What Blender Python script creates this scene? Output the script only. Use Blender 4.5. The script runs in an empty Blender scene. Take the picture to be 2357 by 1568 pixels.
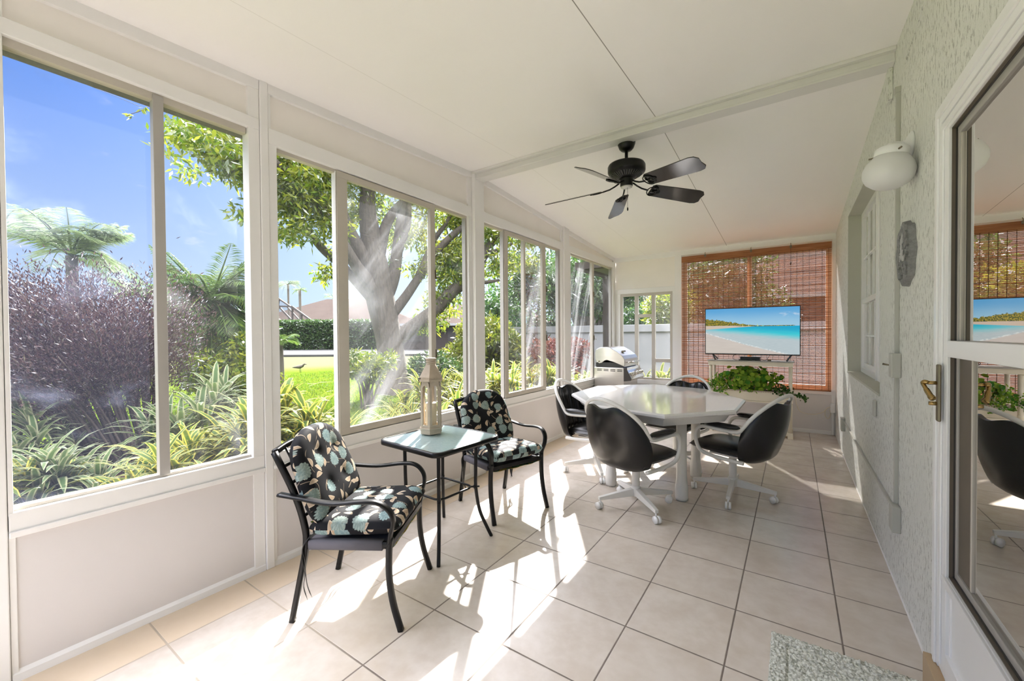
import bpy, bmesh, math, random
from mathutils import Vector, Matrix, noise
PI = math.pi
rnd = random.Random(7)
C = bpy.context.scene.collection

# ---------------------------------------------------------------- camera
FPX, YAW, PIT, ROL = 947.96, 0.59926, -0.01409, -0.00743
CAM = Vector((1.0507, -2.2630, 1.3562))
_cy, _sy = math.cos(YAW), math.sin(YAW)
FW = Vector((-_sy*math.cos(PIT), _cy*math.cos(PIT), math.sin(PIT)))
_R = Vector((_cy, _sy, 0)); _U = _R.cross(FW)
RT = _R*math.cos(ROL)+_U*math.sin(ROL); UPV = -_R*math.sin(ROL)+_U*math.cos(ROL)
def at(u, v, d):
    """world point at photograph pixel (u, v) and depth d metres"""
    return CAM + (FW + RT*((u-1178.5)/FPX) - UPV*((v-784)/FPX))*d
cam = bpy.data.objects.new('camera', bpy.data.cameras.new('camera')); C.objects.link(cam)
cam.data.sensor_width = 36; cam.data.lens = 36*FPX/2357
cam.data.clip_start = 0.02; cam.data.clip_end = 400
cam.matrix_world = Matrix((( RT.x, UPV.x, -FW.x, CAM.x), (RT.y, UPV.y, -FW.y, CAM.y), (RT.z, UPV.z, -FW.z, CAM.z), (0, 0, 0, 1)))
bpy.context.scene.camera = cam

# ---------------------------------------------------------------- node expressions
class NT:
    def __init__(s, tree): s.t = tree; s.n = tree.nodes; s.l = tree.links
    def sock(s, node_in, v):
        if isinstance(v, X): s.l.new(v.s, node_in)
        elif isinstance(v, (tuple, list)):
            d = node_in.default_value
            node_in.default_value = tuple(v)+(1.0,)*(len(d)-len(v))
        else: node_in.default_value = v
    def node(s, kind, ins={}, out=0, **props):
        n = s.n.new(kind)
        for k, v in props.items(): setattr(n, k, v)
        for k, v in ins.items(): s.sock(n.inputs[k], v)
        return X(s, n.outputs[out])
    def math(s, op, a, b=0.0, c=0.0): return s.node('ShaderNodeMath', {0: a, 1: b, 2: c}, operation=op)
    def mix(s, f, a, b): return s.node('ShaderNodeMix', {0: f, 6: a, 7: b}, out=2, data_type='RGBA')
    def xyz(s, x, y, z=0.0): return s.node('ShaderNodeCombineXYZ', {0: x, 1: y, 2: z})
    def split(s, v):
        n = s.n.new('ShaderNodeSeparateXYZ'); s.l.new(v.s, n.inputs[0])
        return [X(s, o) for o in n.outputs]
    def noise(s, v, scale, detail=3, rough=0.55, out=0): return s.node('ShaderNodeTexNoise', {'Vector': v, 'Scale': scale, 'Detail': detail, 'Roughness': rough}, out=out)
    def step(s, a, b, x): return s.node('ShaderNodeMapRange', {0: x, 1: a, 2: b, 3: 0.0, 4: 1.0}, interpolation_type='SMOOTHSTEP')
    def obj(s): return s.node('ShaderNodeTexCoord', out='Object')
    def uv(s): return s.node('ShaderNodeTexCoord', out='UV')
    def geo(s, out): return s.node('ShaderNodeNewGeometry', out=out)
    def bump(s, h, strength=0.3, dist=0.01): return s.node('ShaderNodeBump', {'Height': h, 'Strength': strength, 'Distance': dist})
    def scale(s, v, k): return s.node('ShaderNodeVectorMath', {0: v, 1: tuple(k)}, operation='MULTIPLY')
class X:
    def __init__(s, nt, sk): s.nt = nt; s.s = sk
    def __add__(s, o): return s.nt.math('ADD', s, o)
    __radd__ = __add__
    def __sub__(s, o): return s.nt.math('SUBTRACT', s, o)
    def __rsub__(s, o): return s.nt.math('SUBTRACT', o, s)
    def __mul__(s, o): return s.nt.math('MULTIPLY', s, o)
    __rmul__ = __mul__
    def __truediv__(s, o): return s.nt.math('DIVIDE', s, o)
    def m(s, op, o=0.0): return s.nt.math(op, s, o)
def lin(r, g, b):
    f = lambda c: (c/255/12.92) if c/255 <= 0.04045 else ((c/255+0.055)/1.055)**2.4
    return (f(r), f(g), f(b))
def mat(name, color=None, rough=0.5, metal=0.0, spec=0.5, fn=None, **kw):
    m = bpy.data.materials.new(name); m.use_nodes = True
    nt = NT(m.node_tree); b = m.node_tree.nodes['Principled BSDF']
    if color is not None: b.inputs['Base Color'].default_value = tuple(color)+(1,)
    b.inputs['Roughness'].default_value = rough; b.inputs['Metallic'].default_value = metal
    b.inputs['Specular IOR Level'].default_value = spec
    for k, v in kw.items(): b.inputs[k].default_value = v
    if fn:
        for k, v in fn(nt).items(): nt.sock(b.inputs[k], v)
    return m
def varied(name, color, rough=0.5, amt=0.06, sc=6, spec=0.5, bump=0.0, bsc=200, metal=0.0):
    def fn(n):
        p = n.obj(); f = n.noise(p, sc)
        d = {'Base Color': n.mix(f, tuple(c*(1-amt) for c in color), tuple(min(1, c*(1+amt)) for c in color))}
        if bump: d['Normal'] = n.bump(n.noise(p, bsc, 2), bump, 0.002)
        return d
    return mat(name, color, rough, metal, spec, fn)

M = {}
M['white'] = varied('white_paint', (.83, .82, .805), .45, .04, 3)
M['panel'] = varied('wall_panel', (.69, .66, .65), .6, .05, 2.2, bump=.08, bsc=60)
M['header'] = varied('header_panel', (.86, .82, .775), .55, .05, 3)
M['alu'] = varied('almond_aluminium', (.52, .48, .415), .4, .08, 5)
M['alu_grey'] = varied('grey_aluminium', (.40, .38, .35), .4, .08, 5)
M['taupe'] = varied('taupe_strip', (.115, .092, .068), .5, .1, 6)
M['dark_alu'] = mat('dark_aluminium', (.035, .03, .027), .45)
M['conduit'] = varied('grey_green_paint', (.46, .46, .415), .45, .05, 8)
M['white_gloss'] = mat('white_vinyl', (.83, .83, .83), .28)
M['cream'] = varied('cream_enamel', (.78, .71, .57), .4, .03, 4)
M['beam'] = varied('beam_paint', (.70, .69, .67), .4, .05, 3)
M['black_metal'] = varied('black_powder_coat', (.005, .0046, .0045), .33, .3, 40, .3)
M['sling'] = mat('grey_sling_fabric', (.10, .095, .11), .8)
M['black_vinyl'] = mat('black_vinyl', None, .27, fn=lambda n: {'Base Color': n.mix(n.noise(n.obj(), 8), (.007, .0065, .0065), (.014, .013, .0125)), 'Normal': n.bump(n.noise(n.obj(), 260, 3), .12, .001)})
M['chair_white'] = mat('white_chair_enamel', (.74, .73, .70), .3)
M['caster_rim'] = mat('caster_rim', (.05, .05, .05), .5)
M['steel'] = mat('brushed_steel', None, .3, 1.0, fn=lambda n: {'Base Color': n.mix(n.noise(n.scale(n.obj(), (2, 2, 160)), 1.0), (.50, .48, .46), (.68, .66, .64))})
M['chrome'] = mat('chrome', (.75, .74, .72), .14, 1.0)
M['black'] = mat('black_plastic', (.012, .012, .012), .35)
M['dark'] = mat('dark_void', (.01, .01, .01), .9)
M['brass'] = mat('aged_brass', (.36, .24, .09), .25, 1.0)
M['bronze'] = mat('dull_bronze', (.20, .17, .12), .4, .8)
M['frost'] = mat('frosted_globe', (.90, .90, .89), .3, **{'Transmission Weight': .25})
M['candle'] = mat('cream_wax', (.74, .64, .45), .5)
M['lantern'] = varied('distressed_cream_wood', (.46, .38, .29), .6, .25, 18, bump=.2, bsc=60)
M['screen_fabric'] = mat('blue_cushion', (.03, .05, .35), .8)
M['pink'] = mat('tan_wood', (.45, .33, .20), .5)
M['cord'] = mat('cream_cord', (.70, .62, .45), .5)
M['bark'] = mat('bark', None, .9, fn=lambda n: {'Base Color': n.mix(n.noise(n.scale(n.obj(), (8, 8, 1.6)), 2.0, 5), (0.030, 0.024, 0.018), (0.135, 0.113, 0.085)), 'Normal': n.bump(n.noise(n.scale(n.obj(), (10, 10, 2)), 2.0, 5), .8, .05)})
M['stem'] = varied('woody_stem', (0.088, 0.068, 0.052), .8, .4, 4)
M['palm_trunk'] = varied('palm_trunk', (0.120, 0.104, 0.080), .9, .2, 6)

def leafmat(name, a, b, trans=.5, sc=1.2, rough=.45, uvvar=False, edge=None, spec=.35):
    m = bpy.data.materials.new(name); m.use_nodes = True
    nt = NT(m.node_tree); nt.n.clear()
    rv = nt.noise(nt.obj(), sc, 3)
    ri = nt.geo('Random Per Island')
    col = nt.mix(nt.step(.25, .8, rv*.55+ri*.45), a, b)
    if edge is not None:
        u = nt.split(nt.uv())[0]
        e = nt.step(.22, .36, (u-.5).m('ABSOLUTE'))
        col = nt.mix(e, col, edge)
    d = nt.node('ShaderNodeBsdfDiffuse', {'Color': col})
    t = nt.node('ShaderNodeBsdfTranslucent', {'Color': col})
    g = nt.node('ShaderNodeBsdfGlossy', {'Color': (.9, .9, .9), 'Roughness': rough})
    s1 = nt.node('ShaderNodeMixShader', {0: trans, 1: d, 2: t})
    fr = nt.node('ShaderNodeFresnel', {'IOR': 1.35})
    s2 = nt.node('ShaderNodeMixShader', {0: fr*spec, 1: s1, 2: g})
    o = nt.n.new('ShaderNodeOutputMaterial'); nt.l.new(s2.s, o.inputs[0])
    return m
M['leaf_tree'] = leafmat('tree_leaves', (.09, .17, .015), (.36, .38, .03), .7, .8)
M['leaf_tree2'] = leafmat('dark_tree_leaves', (0.022, 0.065, 0.018), (0.080, 0.150, 0.030), .5, .6)
M['leaf_blue'] = leafmat('hedge_leaves', (0.025, 0.060, 0.018), (0.080, 0.140, 0.035), .4, .8)
M['leaf_lime'] = leafmat('lime_leaves', (.11, .16, .012), (.27, .27, .03), .55, 2)
M['leaf_palm'] = leafmat('palm_leaves', (0.045, 0.125, 0.025), (0.190, 0.260, 0.050), .5, .8)
M['leaf_palm_pale'] = leafmat('pale_palm_leaves', (0.100, 0.160, 0.080), (0.250, 0.290, 0.165), .5, .8)
M['leaf_purple'] = leafmat('purple_leaves', (0.028, 0.014, 0.022), (0.120, 0.070, 0.060), .35, 1.2)
M['leaf_striped'] = leafmat('striped_leaves', (.045, .10, .012), (.10, .16, .018), .5, 3, edge=(.50, .44, .07))
M['leaf_striped_pale'] = leafmat('pale_striped_leaves', (.04, .085, .02), (.08, .13, .03), .5, 3, edge=(.27, .28, .15))
M['leaf_pothos'] = leafmat('ivy_leaves', (.05, .20, .015), (.34, .50, .05), .4, 12)
M['leaf_red'] = leafmat('red_leaves', (0.150, 0.030, 0.025), (0.275, 0.100, 0.060), .4, 3)
M['leaf_dark'] = leafmat('dark_vine', (.02, .06, .015), (.08, .16, .03), .3, 6)

# floor tiles
def f_floor(n):
    p = n.obj(); x, y, z = n.split(p)
    T = .41
    def line(c):
        f = (c/T+.5).m('FRACT')-.5
        return f.m('ABSOLUTE')*T
    wob = (n.noise(p, 30, 2)-.5)*.0016
    d = line(x).m('MINIMUM', line(y))+wob
    g = n.step(.0042, .0026, d)
    cell = n.xyz((x/T).m('FLOOR'), (y/T).m('FLOOR'))
    wn = n.node('ShaderNodeTexWhiteNoise', {'Vector': cell}, out='Value', noise_dimensions='3D')
    f = n.noise(p, 6, 4, .55)
    f2 = n.noise(p, 22, 3, .5)
    base = n.mix(n.step(.3, .7, f*.7+f2*.3), (.53, .465, .395), (.63, .575, .515))
    base = n.mix(wn*.25, base, (.54, .48, .415))
    base = n.mix(n.step(-1.225, -1.235, x)*.75, base, (.64, .51, .36))
    grey = n.step(-.9, -.3, x)
    gc = n.mix(grey, (.40, .34, .27), (.16, .13, .11))
    h = n.step(.0025, .006, d)
    return {'Base Color': n.mix(g, base, gc), 'Roughness': g*.45+.24, 'Normal': n.bump(h, .35, .003)}
M['floor'] = mat('ceramic_tiles', None, .3, fn=f_floor, spec=.55)
def f_ceil(n):
    p = n.obj(); x, y, z = n.split(p)
    l1 = n.step(.0034, .0016, (x-.235).m('ABSOLUTE'))
    l2 = n.step(.003, .001, (x+.955).m('ABSOLUTE'))
    f = n.noise(p, 1.6, 4)
    c = n.mix(f, (.87, .85, .835), (.92, .90, .885))
    c = n.mix(l1*.8, c, (.12, .10, .08)); c = n.mix(l2*.22, c, (.3, .27, .22))
    # small stain left by a patched hook hole
    sx, sy = x+.99, y+1.72
    return {'Base Color': c, 'Normal': n.bump(n.noise(p, 260, 2), .1, .001)}
M['ceiling'] = mat('ceiling_panels', None, .42, fn=f_ceil)
def f_stucco(n):
    p = n.obj()
    a = n.noise(n.scale(p, (1, 1, .42)), 56, 4, .7); b = n.noise(n.scale(p, (1, 1, .5)), 110, 3, .6); c = n.noise(p, 2.3, 4)
    pits = n.step(.47, .39, a)*n.step(.28, .52, c)
    col = n.mix(c, (.68, .69, .65), (.78, .785, .75))
    col = n.mix(pits*.6, col, (.27, .27, .24))
    return {'Base Color': col, 'Normal': n.bump(n.step(.25, .65, a)*.8+b*.35, .55, .008)}
M['stucco'] = mat('stucco', None, .75, fn=f_stucco)
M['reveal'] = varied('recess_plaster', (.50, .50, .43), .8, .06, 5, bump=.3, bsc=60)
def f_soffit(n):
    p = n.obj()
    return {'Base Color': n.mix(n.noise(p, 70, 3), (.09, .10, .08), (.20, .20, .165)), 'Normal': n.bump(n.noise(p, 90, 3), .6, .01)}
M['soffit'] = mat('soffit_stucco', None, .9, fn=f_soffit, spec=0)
def f_lawn(n):
    p = n.obj(); x, y, z = n.split(p)
    a = n.noise(p, .35, 5, .6); b = n.noise(p, 9, 5, .7); c = n.noise(p, 55, 3, .7)
    dist = (x*x+y*y).m('SQRT')
    col = n.mix(n.step(.3, .7, a*.45+b*.55), (.048, .105, .007), (.14, .17, .020))
    col = n.mix(n.step(.42, .62, c)*.4, col, (.025, .07, .005))
    col = n.mix(n.step(17, 22, dist)*.75, col, n.mix(b, (.15, .135, .09), (.12, .115, .07)))
    return {'Base Color': col, 'Normal': n.bump(c+b, .8, .06)}
M['lawn'] = mat('lawn', None, .9, fn=f_lawn, spec=0)
M['mulch'] = mat('mulch', None, .9, spec=.1, fn=lambda n: {'Base Color': n.mix(n.step(.35, .7, n.noise(n.obj(), 14, 5, .7)), (.035, .021, .014), (.15, .09, .06)), 'Normal': n.bump(n.noise(n.obj(), 22, 4), .9, .06)})
M['road'] = varied('asphalt_strip', (.035, .035, .032), .9, .15, .8)
M['roof'] = mat('roof_tiles', None, .9, spec=0, fn=lambda n: {'Base Color': n.mix(((n.split(n.uv())[1]*34).m('FRACT')).m('GREATER_THAN', .8), n.mix(n.noise(n.obj(), .5), (.062, .050, .043), (.082, .067, .058)), (.028, .021, .017))})
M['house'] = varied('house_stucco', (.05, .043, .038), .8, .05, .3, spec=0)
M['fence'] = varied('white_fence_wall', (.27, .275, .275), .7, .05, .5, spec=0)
M['pool'] = mat('dark_frame', (.06, .05, .045), .6)
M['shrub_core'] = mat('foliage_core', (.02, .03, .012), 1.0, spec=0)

# glass: clear with a dusty film
def glassmat(name, base=.03, streak=.2, tint=(1, 1, 1), film=(.86, .88, .92), sc=(1, 1, 1), k=2.0, lo=.5, hi=.8, mesh=0.0, refl=.35, spot=None):
    m = bpy.data.materials.new(name); m.use_nodes = True
    nt = NT(m.node_tree); nt.n.clear()
    p = nt.obj(); x, y, z = nt.split(p)
    # streaks run diagonally down the pane
    q = nt.xyz(y*sc[0]+z*sc[1], z*sc[2]-y*.6, x)
    f = nt.step(lo, hi, nt.noise(q, k, 5, .6))*streak
    if spot:
        for (sy, sz, sr, sa) in spot:
            dy, dz = y-sy, z-sz
            f = f+nt.step(sr, 0.0, (dy*dy+dz*dz).m('SQRT')+(nt.noise(p, 9, 4)-.5)*sr*.9)*sa
    f = f+base
    if mesh:
        w = ((y*620).m('SINE')*(z*620).m('SINE'))*.5+.5
        f = f+w*mesh
    tr = nt.node('ShaderNodeBsdfTransparent', {'Color': tint})
    df = nt.node('ShaderNodeBsdfDiffuse', {'Color': film}); tl = nt.node('ShaderNodeBsdfTranslucent', {'Color': film})
    fl = nt.node('ShaderNodeMixShader', {0: .65, 1: df, 2: tl})
    a = nt.node('ShaderNodeMixShader', {0: f, 1: tr, 2: fl})
    wv = nt.bump(nt.noise(nt.scale(p, (1, 1, 3.5)), 2.2, 2), .35, .012)
    gl = nt.node('ShaderNodeBsdfGlossy', {'Color': (1, 1, 1), 'Roughness': .01, 'Normal': wv})
    fr = nt.node('ShaderNodeFresnel', {'IOR': 1.42, 'Normal': wv})
    b = nt.node('ShaderNodeMixShader', {0: fr*refl, 1: a, 2: gl})
    o = nt.n.new('ShaderNodeOutputMaterial'); nt.l.new(b.s, o.inputs[0])
    return m

# ---------------------------------------------------------------- mesh builder
def frame_of(d):
    d = Vector(d).normalized()
    u = Vector((0, 0, 1)) if abs(d.z) < .95 else Vector((1, 0, 0))
    a = d.cross(u).normalized(); return a, a.cross(d).normalized(), d
def smooth_path(pts, n=6, closed=False):
    P = [Vector(p) for p in pts]; out = []; N = len(P)
    rng = range(N if closed else N-1)
    for i in rng:
        p1, p2 = P[i], P[(i+1) % N]
        p0 = P[i-1] if (i > 0 or closed) else p1*2-p2
        p3 = P[(i+2) % N] if (i+2 < N or closed) else p2*2-p1
        for k in range(n):
            t = k/n
            out.append(.5*((2*p1)+(p2-p0)*t+(2*p0-5*p1+4*p2-p3)*t*t+(3*p1-p0-3*p2+p3)*t**3))
    if not closed: out.append(P[-1])
    return out
class MB:
    def __init__(s): s.v = []; s.f = []; s.sm = []; s.uv = {}
    def add(s, vs, fs, smooth=False, uvs=None):
        o = len(s.v); s.v += [Vector(v) for v in vs]
        for k, f in enumerate(fs):
            s.f.append([i+o for i in f]); s.sm.append(smooth)
            if uvs is not None: s.uv[len(s.f)-1] = [uvs[i] for i in f]
        return s
    def box(s, a, b, rot=None):
        k = (len(s.f)//6 % 9)*6e-5      # overlapping boxes of one mesh never share a plane
        x0, y0, z0 = (c-k for c in a); x1, y1, z1 = (c+k for c in b)
        vs = [Vector(p) for p in ((x0,y0,z0),(x1,y0,z0),(x1,y1,z0),(x0,y1,z0),(x0,y0,z1),(x1,y0,z1),(x1,y1,z1),(x0,y1,z1))]
        if rot is not None:
            c = Vector(((x0+x1)/2, (y0+y1)/2, (z0+z1)/2)); vs = [c+rot@(v-c) for v in vs]
        return s.add(vs, [(0,3,2,1),(4,5,6,7),(0,1,5,4),(1,2,6,5),(2,3,7,6),(3,0,4,7)])
    def bar(s, p, q, w, h):
        a, b, d = frame_of(Vector(q)-Vector(p)); vs = []
        for c in (Vector(p), Vector(q)):
            for (i, j) in ((-1,-1),(1,-1),(1,1),(-1,1)): vs.append(c+a*i*w/2+b*j*h/2)
        return s.add(vs, [(0,3,2,1),(4,5,6,7),(0,1,5,4),(1,2,6,5),(2,3,7,6),(3,0,4,7)])
    def tube(s, pts, r, n=10, closed=False, rect=None, up=None, smooth=True, cap=True):
        P = [Vector(p) for p in pts]; N = len(P); rings = []
        a = b = None
        for i in range(N):
            if closed: d = (P[(i+1) % N]-P[i-1])
            else: d = P[min(i+1, N-1)]-P[max(i-1, 0)]
            d = d.normalized() if d.length > 1e-9 else Vector((0, 0, 1))
            if up is not None:
                u = Vector(up); a = d.cross(u); a = a.normalized() if a.length > 1e-6 else Vector((1, 0, 0)); b = a.cross(d).normalized()
            elif a is None: a, b, _ = frame_of(d)
            else:
                a = (a-d*a.dot(d)).normalized(); b = a.cross(d).normalized()
            rr = r[i] if isinstance(r, (list, tuple)) else r
            if rect:
                w, h = rect; k = rr
                prof = [(-w, -h), (-w*.8, -h*1), (w*.8, -h), (w, -h*.7), (w, h*.7), (w*.8, h), (-w*.8, h), (-w, h*.7)]
                prof = [(-w, -h*.6), (-w*.75, -h), (w*.75, -h), (w, -h*.6), (w, h*.6), (w*.75, h), (-w*.75, h), (-w, h*.6)]
                ring = [P[i]+a*x*k+b*y*k for x, y in prof]
            else: ring = [P[i]+a*math.cos(2*PI*j/n)*rr+b*math.sin(2*PI*j/n)*rr for j in range(n)]
            rings.append(ring)
        m = len(rings[0]); vs = [v for rg in rings for v in rg]; fs = []
        for i in range(N if closed else N-1):
            for j in range(m):
                i2 = (i+1) % N; fs.append((i*m+j, i*m+(j+1) % m, i2*m+(j+1) % m, i2*m+j))
        if not closed and cap: fs += [tuple(range(m))[::-1], tuple(range((N-1)*m, N*m))]
        return s.add(vs, fs, smooth)
    def cyl(s, p, q, r, n=16, r2=None): return s.tube([p, q], [r, r if r2 is None else r2], n)
    def lathe(s, prof, c=(0, 0, 0), n=28, axis=None, sx=1, sy=1):
        c = Vector(c)
        if axis is None: A, B, D = Vector((1, 0, 0)), Vector((0, 1, 0)), Vector((0, 0, 1))
        else:
            D = Vector(axis).normalized(); A, B, _ = frame_of(D)
        vs = []; fs = []
        for r, z in prof:
            for j in range(n): vs.append(c+A*r*sx*math.cos(2*PI*j/n)+B*r*sy*math.sin(2*PI*j/n)+D*z)
        for i in range(len(prof)-1):
            for j in range(n): fs.append((i*n+j, i*n+(j+1) % n, (i+1)*n+(j+1) % n, (i+1)*n+j))
        fs += [tuple(range(n))[::-1], tuple(range((len(prof)-1)*n, len(prof)*n))]
        return s.add(vs, fs, True)
    def prism(s, poly, z0, z1):
        n = len(poly); vs = [(x, y, z0) for x, y in poly]+[(x, y, z1) for x, y in poly]
        fs = [tuple(range(n))[::-1], tuple(range(n, 2*n))]+[(i, (i+1) % n, n+(i+1) % n, n+i) for i in range(n)]
        return s.add(vs, fs)
    def grid(s, fn, nu, nv, smooth=True, uvs=False, closed_u=False):
        vs = [fn(i/nu, j/nv) for j in range(nv+1) for i in range(nu+1)]
        fs = [(j*(nu+1)+i, j*(nu+1)+i+1, (j+1)*(nu+1)+i+1, (j+1)*(nu+1)+i) for j in range(nv) for i in range(nu)]
        u = [(i/nu, j/nv) for j in range(nv+1) for i in range(nu+1)] if uvs else None
        return s.add(vs, fs, smooth, u)
    def quad(s, a, b, c, d, uv=False):
        return s.add([a, b, c, d], [(0, 1, 2, 3)], False, [(0,0),(1,0),(1,1),(0,1)] if uv else None)
    def build(s, name, m, parent=None, origin=None, local=True, bevel=0, sub=0, kind=None, recalc=True):
        me = bpy.data.meshes.new(name)
        off = Vector((0, 0, 0))
        if parent is not None and not local: off = parent_origin(parent)
        if parent is None:
            if origin is None:
                xs = [v.x for v in s.v]; ys = [v.y for v in s.v]; zs = [v.z for v in s.v]
                origin = ((min(xs)+max(xs))/2, (min(ys)+max(ys))/2, min(zs))
            off = Vector(origin)
        me.from_pydata([tuple(v-off) for v in s.v], [], s.f)
        me.polygons.foreach_set('use_smooth', s.sm)
        if s.uv:
            ul = me.uv_layers.new(name='UVMap')
            for k, u in s.uv.items():
                for li, c in zip(me.polygons[k].loop_indices, u): ul.data[li].uv = c
        if recalc:
            bm = bmesh.new(); bm.from_mesh(me); bmesh.ops.recalc_face_normals(bm, faces=bm.faces); bm.to_mesh(me); bm.free()
        me.materials.append(m)
        o = bpy.data.objects.new(name, me); C.objects.link(o)
        if parent is None: o.location = off
        else: o.parent = parent
        if bevel:
            b = o.modifiers.new('bevel', 'BEVEL'); b.width = bevel; b.segments = 2; b.limit_method = 'ANGLE'; b.angle_limit = .6
        if sub:
            b = o.modifiers.new('sub', 'SUBSURF'); b.levels = sub; b.render_levels = sub
        if kind: o['kind'] = kind
        return o
def parent_origin(p):
    v = Vector((0, 0, 0))
    while p is not None: v += p.location; p = p.parent
    return v
def tag(o, label, cat, group=None, kind=None):
    o['label'] = label; o['category'] = cat
    if group: o['group'] = group
    if kind: o['kind'] = kind
    return o
def thing(name, label, cat, loc=(0, 0, 0), rz=0, group=None, kind=None):
    o = bpy.data.objects.new(name, None); C.objects.link(o); o.empty_display_size = .1
    o.location = loc; o.rotation_euler = (0, 0, rz)
    return tag(o, label, cat, group, kind)
def struct(name, loc=(0, 0, 0)):
    o = bpy.data.objects.new(name, None); C.objects.link(o); o.location = loc; o['kind'] = 'structure'
    return o
def dup(root, loc, rz, label, group=None):
    r = root.copy(); C.objects.link(r); r.location = loc; r.rotation_euler = (0, 0, rz); r['label'] = label
    if group: r['group'] = group
    for ch in list(root.children):
        c = ch.copy(); C.objects.link(c); c.parent = r
        for g in ch.children:
            d = g.copy(); C.objects.link(d); d.parent = c
    return r

# ================================================================ ROOM
XL, XR, YF, YB = -1.484, 1.509, 4.592, -4.2
def zc(y): return 2.908-(.84-y)*.044 if y < .84 else 2.908-(y-.84)*.0685
b = MB().box((XL-.1, YB, -.12), (XR+.2, YF+.1, 0)); b.build('floor', M['floor'], origin=(0, 0, 0), kind='structure')
b = MB()
for y0, y1 in ((-4.1, .84), (.84, YF+.15)):
    vs = []
    for dz in (0, .12):
        vs += [(XL-.05, y0, zc(y0)+dz), (XR+.25, y0, zc(y0)+dz), (XR+.25, y1, zc(y1)+dz), (XL-.05, y1, zc(y1)+dz)]
    b.add(vs, [(0,3,2,1),(4,5,6,7),(0,1,5,4),(1,2,6,5),(2,3,7,6),(3,0,4,7)])
b.build('ceiling', M['ceiling'], origin=(0, 0, 0), kind='structure')
# little patch of filler on the ceiling
b = MB().grid(lambda u, v: Vector((-1.06+.05*(u-.5), -1.72+.11*(v-.5)+.01*math.sin(7*u), zc(-1.72)-.001-.003*max(0, math.sin(PI*u)*math.sin(PI*v))-(v-.5)*.0048)), 6, 8)
b.build('trim_1', M['header'], kind='structure')
# cross beam (aluminium channel with two lips)
b = MB().box((XL, .80, 2.835), (XR, .885, 2.93)).box((XL, .795, 2.835), (XR, .81, 2.85)).box((XL, .88, 2.835), (XR, .905, 2.845)).box((XL, .765, 2.885), (XR, .80, 2.905))
b.build('trim_2', M['beam'], kind='structure', bevel=.003)

# left wall
t = struct('wall_left', (XL, 0, 0))
def wl(name, m, boxes, **k):
    q = MB()
    for a, c in boxes: q.box(a, c)
    return q.build(name, m, t, local=False, **k)
wl('lower_panel', M['panel'], [((XL-.06, -3.9, 0), (XL, YF, .60))])
sills = [(-3.9, -2.10), (-2.055, -1.114), (-1.066, .773), (.92, 2.645), (2.80, YF)]
b = MB()
for y0, y1 in sills:
    b.box((XL-.07, y0, .595), (XL+.012, y1, .672)); b.box((XL-.005, y0, .575), (XL+.022, y1, .598))
b.build('sill_rail', M['white'], t, local=False, bevel=.003)
b = MB()
for y0, y1 in sills: b.box((XL-.07, y0, 2.535 if y1 < -1 else 2.478), (XL+.012, y1, 2.60 if y1 < -1 else 2.572))
b.build('header_rail', M['white'], t, local=False, bevel=.003)
b = MB()
for y0, y1 in sills:
    zt0, zt1 = zc(y0), zc(y1); zm = max(zt0, zt1)+.03
    b.add([(XL-.05, y0, 2.55), (XL-.012, y0, 2.55), (XL-.012, y1, 2.55), (XL-.05, y1, 2.55), (XL-.05, y0, zt0+.03), (XL-.012, y0, zt0+.03), (XL-.012, y1, zt1+.03), (XL-.05, y1, zt1+.03)], [(0,3,2,1),(4,5,6,7),(0,1,5,4),(1,2,6,5),(2,3,7,6),(3,0,4,7)])
b.build('header_panel', M['header'], t, local=False)
b = MB()
for y0, y1 in sills:
    for d0, d1, w in ((.055, -.02, .012),):
        ys = [y0]+([.84] if y0 < .84 < y1 else [])+[y1]
        for a, c in zip(ys, ys[1:]):
            b.add([(XL-.05, a, zc(a)-d0), (XL+w, a, zc(a)-d0), (XL+w, c, zc(c)-d0), (XL-.05, c, zc(c)-d0), (XL-.05, a, zc(a)+.02), (XL+w, a, zc(a)+.02), (XL+w, c, zc(c)+.02), (XL-.05, c, zc(c)+.02)], [(0,3,2,1),(4,5,6,7),(0,1,5,4),(1,2,6,5),(2,3,7,6),(3,0,4,7)])
b.build('crown_channel', M['white'], t, local=False, bevel=.002)
# posts: centre post protrudes, flat frame member on each side (thin dark joints between)
for (pa, pb, fa, fb, pr) in ((-2.11, -2.058, -2.16, -2.042, .014), (-1.112, -1.068, -1.172, -1.019, .018), (.775, .918, .722, .954, .045), (2.648, 2.80, 2.60, 2.874, .03), (4.5, YF, 4.47, YF, .01)):
    b = MB().box((XL-.06, pa, 0), (XL+pr, pb, zc(pa)+.02)); b.build('post', M['white'], t, local=False, bevel=.004)
    b = MB().box((XL-.065, fa, .66), (XL+.010, pa-.002, 2.56)).box((XL-.065, pb+.002, .66), (XL+.010, fb, 2.56))
    if pa < 4.4: b.box((XL-.055, fa, 2.55), (XL+.008, pa-.002, zc(pa)-.02)).box((XL-.055, pb+.002, 2.55), (XL+.008, pb+.018, zc(pb)-.02)).box((XL-.05, fa, .0), (XL+.006, pa-.002, .6)).box((XL-.05, pb+.002, 0), (XL+.006, pb+.02, .6))
    b.build('post_flange', M['white'], t, local=False, bevel=.002)
# baseboard: curved white skirting
b = MB()
for y0, y1 in sills: b.add([(XL, y0, 0), (XL+.012, y0, 0), (XL+.010, y0, .03), (XL, y0, .045), (XL, y1, 0), (XL+.012, y1, 0), (XL+.010, y1, .03), (XL, y1, .045)], [(0,1,2,3),(7,6,5,4),(0,4,5,1),(1,5,6,2),(2,6,7,3)])
b.build('baseboard_left', M['white'], kind='structure')

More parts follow.
